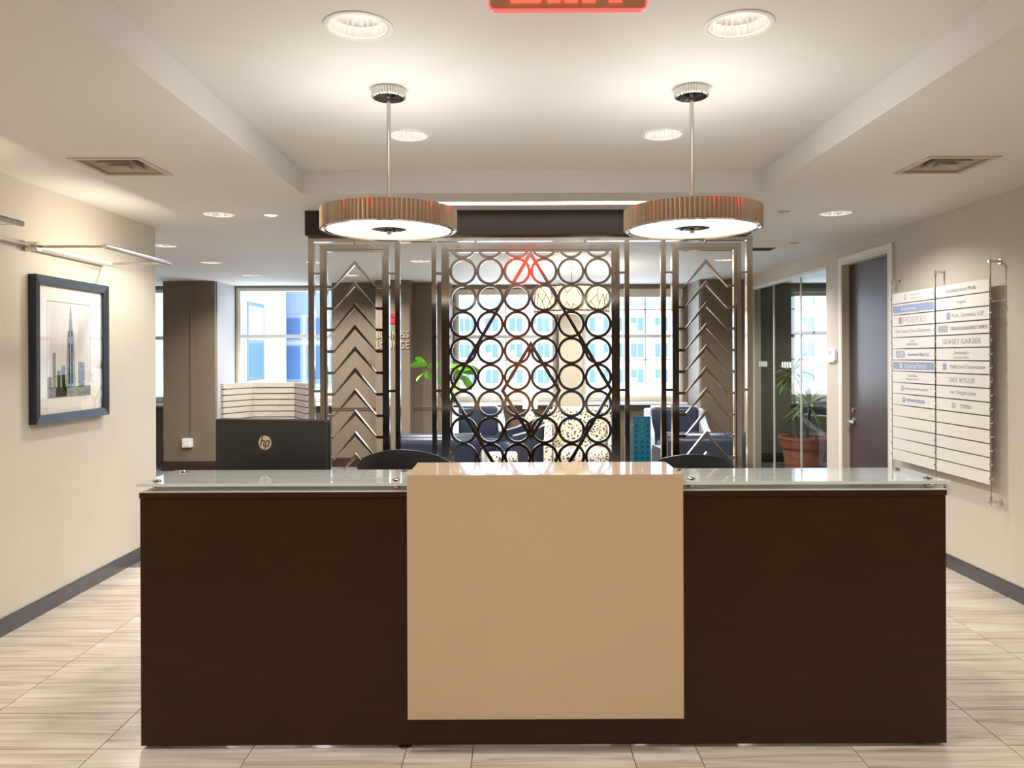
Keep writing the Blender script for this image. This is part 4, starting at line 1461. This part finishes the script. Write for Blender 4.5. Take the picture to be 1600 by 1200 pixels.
# floral ottoman and speckled lamp
t = thing('ottoman', 'small floral cube ottoman behind the circle panel', 'ottoman', (-0.11, 8.7, 0))
obj('cushion_body', cushion(-0.28, 0.06, 8.53, 8.87, 0.08, 0.43, 0.03), 'floral', t, smooth=True)
for sx in (-0.23, 0.01):
    for sy in (8.58, 8.82):
        obj('leg', cyl(NB(), (sx, sy, 0), (sx, sy, 0.09), 0.014, seg=8), 'darkleg', t)
lx_, ly_ = 0.25, 10.52
t = thing('side_table', 'small dark side table below the window, under the table lamp', 'table', (lx_, ly_, 0))
obj('tabletop', prism(NB(), circle(lx_, ly_, 0.22, 32), 'z', 0.50, 0.525), 'darkleg', t)
for k in range(3):
    a = R(30 + 120 * k)
    obj('leg', cyl(NB(), (lx_ + 0.17 * math.cos(a), ly_ + 0.17 * math.sin(a), 0), (lx_ + 0.12 * math.cos(a), ly_ + 0.12 * math.sin(a), 0.5), 0.012, seg=8), 'darkleg', t)
t = thing('table_lamp', 'table lamp with a lit cream shade and speckled base', 'lamp', (lx_, ly_, 0.525))
obj('lamp_base', lathe(NB(), [(0, 0), (0.07, 0), (0.085, 0.05), (0.08, 0.16), (0.04, 0.235), (0.012, 0.25), (0.012, 0.30), (0, 0.30)], (lx_, ly_, 0.525), 24), 'floral', t, smooth=True)
obj('lamp_shade', lathe(NB(), [(0.105, 0.29), (0.10, 0.64), (0.097, 0.64), (0.102, 0.29)], (lx_, ly_, 0.525), 32, closed=True), 'lampshade', t, smooth=True)
l = bpy.data.lights.new('lamp', 'POINT')
l.energy, l.color, l.shadow_soft_size = 3, WARM, 0.03
lo = bpy.data.objects.new('lamp', l)
COL.objects.link(lo)
lo.parent = t
lo.location = (0, 0, 0.46)

# ribbed high-backed booth
t = thing('highback_booth', 'pale ribbed high-backed booth seat below the left window', 'sofa', (-2.9, 9.1, 0))
ribh = 0.072
nrib = 16
segs = [((-3.40, 8.86), (-3.19, 9.32)), ((-3.19, 9.32), (-2.66, 9.32)), ((-2.66, 9.32), (-2.40, 8.86))]
for si, (p, q) in enumerate(segs):
    nm = 'booth_wing' if si != 1 else 'booth_back'
    core = bar(NB(), (p[0], p[1] + 0.03, 0.64), (q[0], q[1] + 0.03, 0.64), 0.07, 1.14)
    co = obj(nm, core, 'poddark', t)
    for k in range(nrib):
        z = 0.09 + ribh * (k + 0.5)
        b = bar(NB(), (p[0], p[1] - 0.012, z), (q[0], q[1] - 0.012, z), 0.05, ribh - 0.012)
        obj('rib', b, 'podshade' if si == 2 else 'pod', co, bevel=0.014)  # right wing's shade put in as a darker copy of the fabric
obj('seat_cushion', cushion(-3.2, -2.62, 8.75, 9.26, 0.28, 0.45, 0.04), 'poddark', t, smooth=True)
obj('seat_base', bx(-3.16, -2.66, 8.8, 9.26, 0.0, 0.29), 'poddark', t)

# ---- fiddle-leaf plant
def leaf_mesh(L, W, fold=0.25, droop=0.3, n=8, mname='leaf'):
    b = NB()
    rows = []
    for i in range(n + 1):
        u = i / n
        w = W * (math.sin(math.pi * min(1, u * 0.94 + 0.03)) ** 0.7) * (0.72 + 0.5 * u) / 1.1
        zc = -droop * L * u * u
        row = []
        for k in (-2, -1, 0, 1, 2):
            f_ = k / 2
            row.append(b.verts.new((f_ * w, u * L, zc + abs(f_) * fold * w)))
        rows.append(row)
    for a, c in zip(rows, rows[1:]):
        for k in range(4):
            b.faces.new((a[k], a[k + 1], c[k + 1], c[k]))
    me = bpy.data.meshes.new('leaf')
    for f_ in b.faces:
        f_.smooth = True
    b.to_mesh(me)
    b.free()
    me.materials.append(M[mname])
    return me

def add_leaf(me, parent, p, az, el, s=1.0, roll=0.0):
    o = bpy.data.objects.new('leaf', me)
    COL.objects.link(o)
    o.parent = parent
    o.location = Vector(p) - wloc(parent)
    o.rotation_euler = (Matrix.Rotation(R(az), 3, 'Z') @ Matrix.Rotation(R(el), 3, 'X') @ Matrix.Rotation(R(roll), 3, 'Y')).to_euler()
    o.scale = (s, s, s)
    return o
fx, fy = -0.78, 8.75
t = thing('fiddle_leaf_plant', 'bright green broad-leaved plant behind the left screen post', 'plant', (fx, fy, 0))
obj('planter', lathe(NB(), [(0, 0), (0.13, 0), (0.17, 0.36), (0.185, 0.38), (0.165, 0.39), (0.15, 0.34), (0, 0.34)], (fx, fy, 0), 28), 'white', t, smooth=True)
st = cyl(NB(), (fx, fy, 0.33), (fx - 0.02, fy, 1.05), 0.014, 0.011, seg=8)
cyl(st, (fx - 0.02, fy, 1.05), (fx - 0.22, fy, 1.44), 0.010, 0.006, seg=8)
cyl(st, (fx - 0.02, fy, 1.05), (fx + 0.20, fy - 0.03, 1.36), 0.010, 0.006, seg=8)
obj('stem', st, 'stem', t, smooth=True)
lm = leaf_mesh(0.20, 0.085, 0.2, 0.25)
for dx_, dz_, az, el, s, rl in ((-0.20, 1.44, 95, 10, 1.0, 30), (-0.20, 1.45, 60, 35, 0.85, 40), (-0.21, 1.42, -80, 15, 0.9, -30), (-0.18, 1.38, 130, -20, 1.0, 20),
                                (-0.16, 1.36, 20, -15, 0.8, 50), (0.0, 1.36, -70, 5, 1.0, -35), (0.08, 1.38, -30, 30, 0.9, 30), (0.12, 1.30, -95, -5, 1.0, -30),
                                (0.18, 1.36, -85, 12, 1.15, -40), (0.17, 1.37, -120, 25, 1.0, 30), (0.10, 1.30, 100, -5, 1.0, 35), (0.14, 1.27, 170, -40, 0.9, 15),
                                (0.19, 1.38, -10, 45, 0.8, 40), (0.05, 1.22, 200, -50, 0.9, 0), (0.20, 1.30, -60, -40, 0.9, -20)):
    add_leaf(lm, t, (fx + dx_, fy + random.uniform(-0.05, 0.05), dz_), az, el, s, rl)

# ---- office behind the glass: terracotta pot, yucca, chair
pxx, pyy = 3.62, 9.0 + 0.40
t = thing('terracotta_pot', 'large terracotta pot on the floor behind the office glass', 'pot', (pxx, pyy, 0))
obj('pot_body', lathe(NB(), [(0, 0), (0.185, 0), (0.255, 0.42), (0.245, 0.44), (0.225, 0.42), (0.18, 0.06), (0, 0.06)], (pxx, pyy, 0), 40), 'terracotta', t, smooth=True)
obj('pot_rim', lathe(NB(), [(0.252, 0.40), (0.272, 0.40), (0.290, 0.50), (0.300, 0.505), (0.300, 0.535), (0.270, 0.535), (0.255, 0.44)], (pxx, pyy, 0), 40, closed=True), 'terracotta', t, smooth=True)
for k in range(3):
    z = 0.10 + 0.09 * k
    r_ = 0.185 + 0.07 * z / 0.42
    obj('pot_band', lathe(NB(), [(r_ - 0.002, z), (r_ + 0.004, z + 0.004), (r_ + 0.004, z + 0.010), (r_ - 0.002, z + 0.014)], (pxx, pyy, 0), 40), 'terracotta', t, smooth=True)
obj('soil', prism(NB(), circle(pxx, pyy, 0.245, 32), 'z', 0.44, 0.46), 'soil', t)
t = thing('yucca_plant', 'spiky strap-leaved plant growing in the terracotta pot', 'plant', (pxx, pyy, 0.46))
stems = [(-0.13, 0.02, 1.30), (0.08, -0.02, 0.88)]
ym = leaf_mesh(0.36, 0.026, 0.5, 0.45, n=7, mname='yucca')
for dx_, dy_, h_ in stems:
    obj('stem', cyl(NB(), (pxx + dx_ * 0.4, pyy + dy_, 0.44), (pxx + dx_, pyy + dy_, h_), 0.022, 0.014, seg=8), 'stem', t, smooth=True)
    for k in range(34):
        add_leaf(ym, t, (pxx + dx_, pyy + dy_, h_ - 0.05 + 0.10 * random.random()), random.uniform(0, 360), random.uniform(-25, 75), random.uniform(0.6, 1.0))

t = thing('office_chair', 'grey chair with pale curved frame behind the yucca', 'chair', (4.15, 10.2, 0))
b = NB()
def tube(b, pts, r_):
    for p, q in zip(pts, pts[1:]):
        cyl(b, p, q, r_, seg=8)
arc = [(4.15 + 0.27 * math.cos(R(a)), 10.2 - 0.25 * abs(math.sin(R(a))) - 0.0, 0) for a in range(180, 361, 20)]
tube(b, [(p[0], p[1], 0.94) for p in arc], 0.014)
tube(b, [(p[0], p[1], 0.76 - 0.05 * (i / 9)) for i, p in enumerate(arc)], 0.014)
obj('back_frame', b, 'shell', t, smooth=True)
b = NB()
for p, q in zip(arc, arc[1:]):
    vs_ = [b.verts.new(v) for v in ((p[0], p[1], 0.76), (q[0], q[1], 0.76), (q[0], q[1], 0.94), (p[0], p[1], 0.94),
                                    (p[0], p[1] + 0.008, 0.76), (q[0], q[1] + 0.008, 0.76), (q[0], q[1] + 0.008, 0.94), (p[0], p[1] + 0.008, 0.94))]
    b.faces.new(vs_[:4])
    b.faces.new(vs_[4:])
obj('back_mesh', b, 'base', t)
obj('seat', prism(NB(), rrect(3.90, 4.40, 9.98, 10.45, 0.08), 'z', 0.43, 0.48), 'base', t, bevel=0.01)
for sx in (3.93, 4.37):
    for sy in (10.02, 10.42):
        obj('leg', cyl(NB(), (sx, sy, 0), (sx, sy, 0.43 if sy > 10.2 else 0.94), 0.012, seg=8), 'shell', t)

# ================================================================ OUTSIDE
def far_window(bparent, x0, x1, y, z0, z1, npane=2, ydepth=0.35):
    w = obj('window', bx(x0, x1, y - 0.06, y + 0.02, z0, z1), 'extframe', bparent)
    n = npane
    ww = (x1 - x0) / n
    for k in range(n):
        obj('pane', bx(x0 + ww * k + 0.10, x0 + ww * (k + 1) - 0.10, y - 0.10, y - 0.06, z0 + 0.1, z1 - 0.1), 'extwin', w)
    if random.random() < 0.5:
        obj('blind', bx(x0 + 0.12, x0 + ww - 0.12, y - 0.12, y - 0.10, z0 + 0.1, z0 + (z1 - z0) * random.uniform(0.3, 0.6)), 'extwhite', w)
    return w
# office block across the street
YB = 95.0
bld = thing('office_building', 'pale stone building with rows of windows across the street', 'building', (10, YB, -30))
obj('facade', bx(-22, 60, YB, YB + 12, -30, 7.55), 'facade', bld)
obj('mansard_roof', prism(NB(), [(YB + 0.3, 7.55), (YB + 12, 7.55), (YB + 12, 16), (YB + 2.2, 16)], 'x', -22, 60), 'roofblue', bld)
for z, h_, d_ in ((7.25, 0.5, 0.7), (0.85, 0.28, 0.35), (-4.2, 0.3, 0.35)):
    obj('cornice', bx(-22, 60, YB - d_, YB, z, z + h_), 'facadeband', bld)
for r_, zc in enumerate((5.45, 2.2, -1.05, -4.9)):
    for k in range(-6, 15):
        xc = -5.6 + 3.05 * k
        wd = 1.75 if k % 3 else 2.5
        far_window(bld, xc - wd / 2, xc + wd / 2, YB, zc - 0.9, zc + 0.9, 2 if k % 3 else 3)
# white brick wing and the court facade at the left
wing = thing('brick_wing', 'white brick building wing outside the left window', 'building', (-5.5, 15, -10))
obj('brick_wall', bx(-9, -5.5, 13.2, 18.4, -10, 12), 'brick', wing)
for z0, z1 in ((1.05, 2.70), (4.6, 6.25), (-2.5, -0.85)):
    w = obj('window', bx(-5.56, -5.485, 15.68, 16.73, z0, z1), 'wingframe', wing)
    obj('sill', bx(-5.5, -5.42, 15.6, 16.8, z0 - 0.08, z0), 'facade', w)
    obj('lintel', bx(-5.5, -5.46, 15.6, 16.8, z1, z1 + 0.12), 'facadeband', w)
    for a, c in ((z0 + 0.08, (z0 + z1) / 2 - 0.04), ((z0 + z1) / 2 + 0.04, z1 - 0.08)):
        obj('pane', bx(-5.5, -5.48, 15.76, 16.65, a, c), 'extwhite' if a > (z0 + z1) / 2 else 'extwin', w)
cf = thing('court_building', 'blue-grey windowed facade beyond the white brick wing', 'building', (-5, 19, -10))
obj('facade', bx(-9, -3.3, 18.9, 21, -10, 12), 'facade', cf)
obj('spandrel', bx(-5.9, -3.3, 18.84, 18.9, 2.62, 3.5), 'roofblue', cf)
for z0, z1 in ((1.95, 2.55), (0.95, 1.85), (0.75, 0.9)):
    for x0 in (-5.65, -5.13, -4.55, -4.03):
        w = obj('window', bx(x0, x0 + 0.42, 18.84, 18.9, z0, z1), 'extframe', cf)
        obj('pane', bx(x0 + 0.05, x0 + 0.37, 18.82, 18.84, z0 + 0.04, z1 - 0.04), 'extwin' if z1 > 1 else 'extwhite', w)
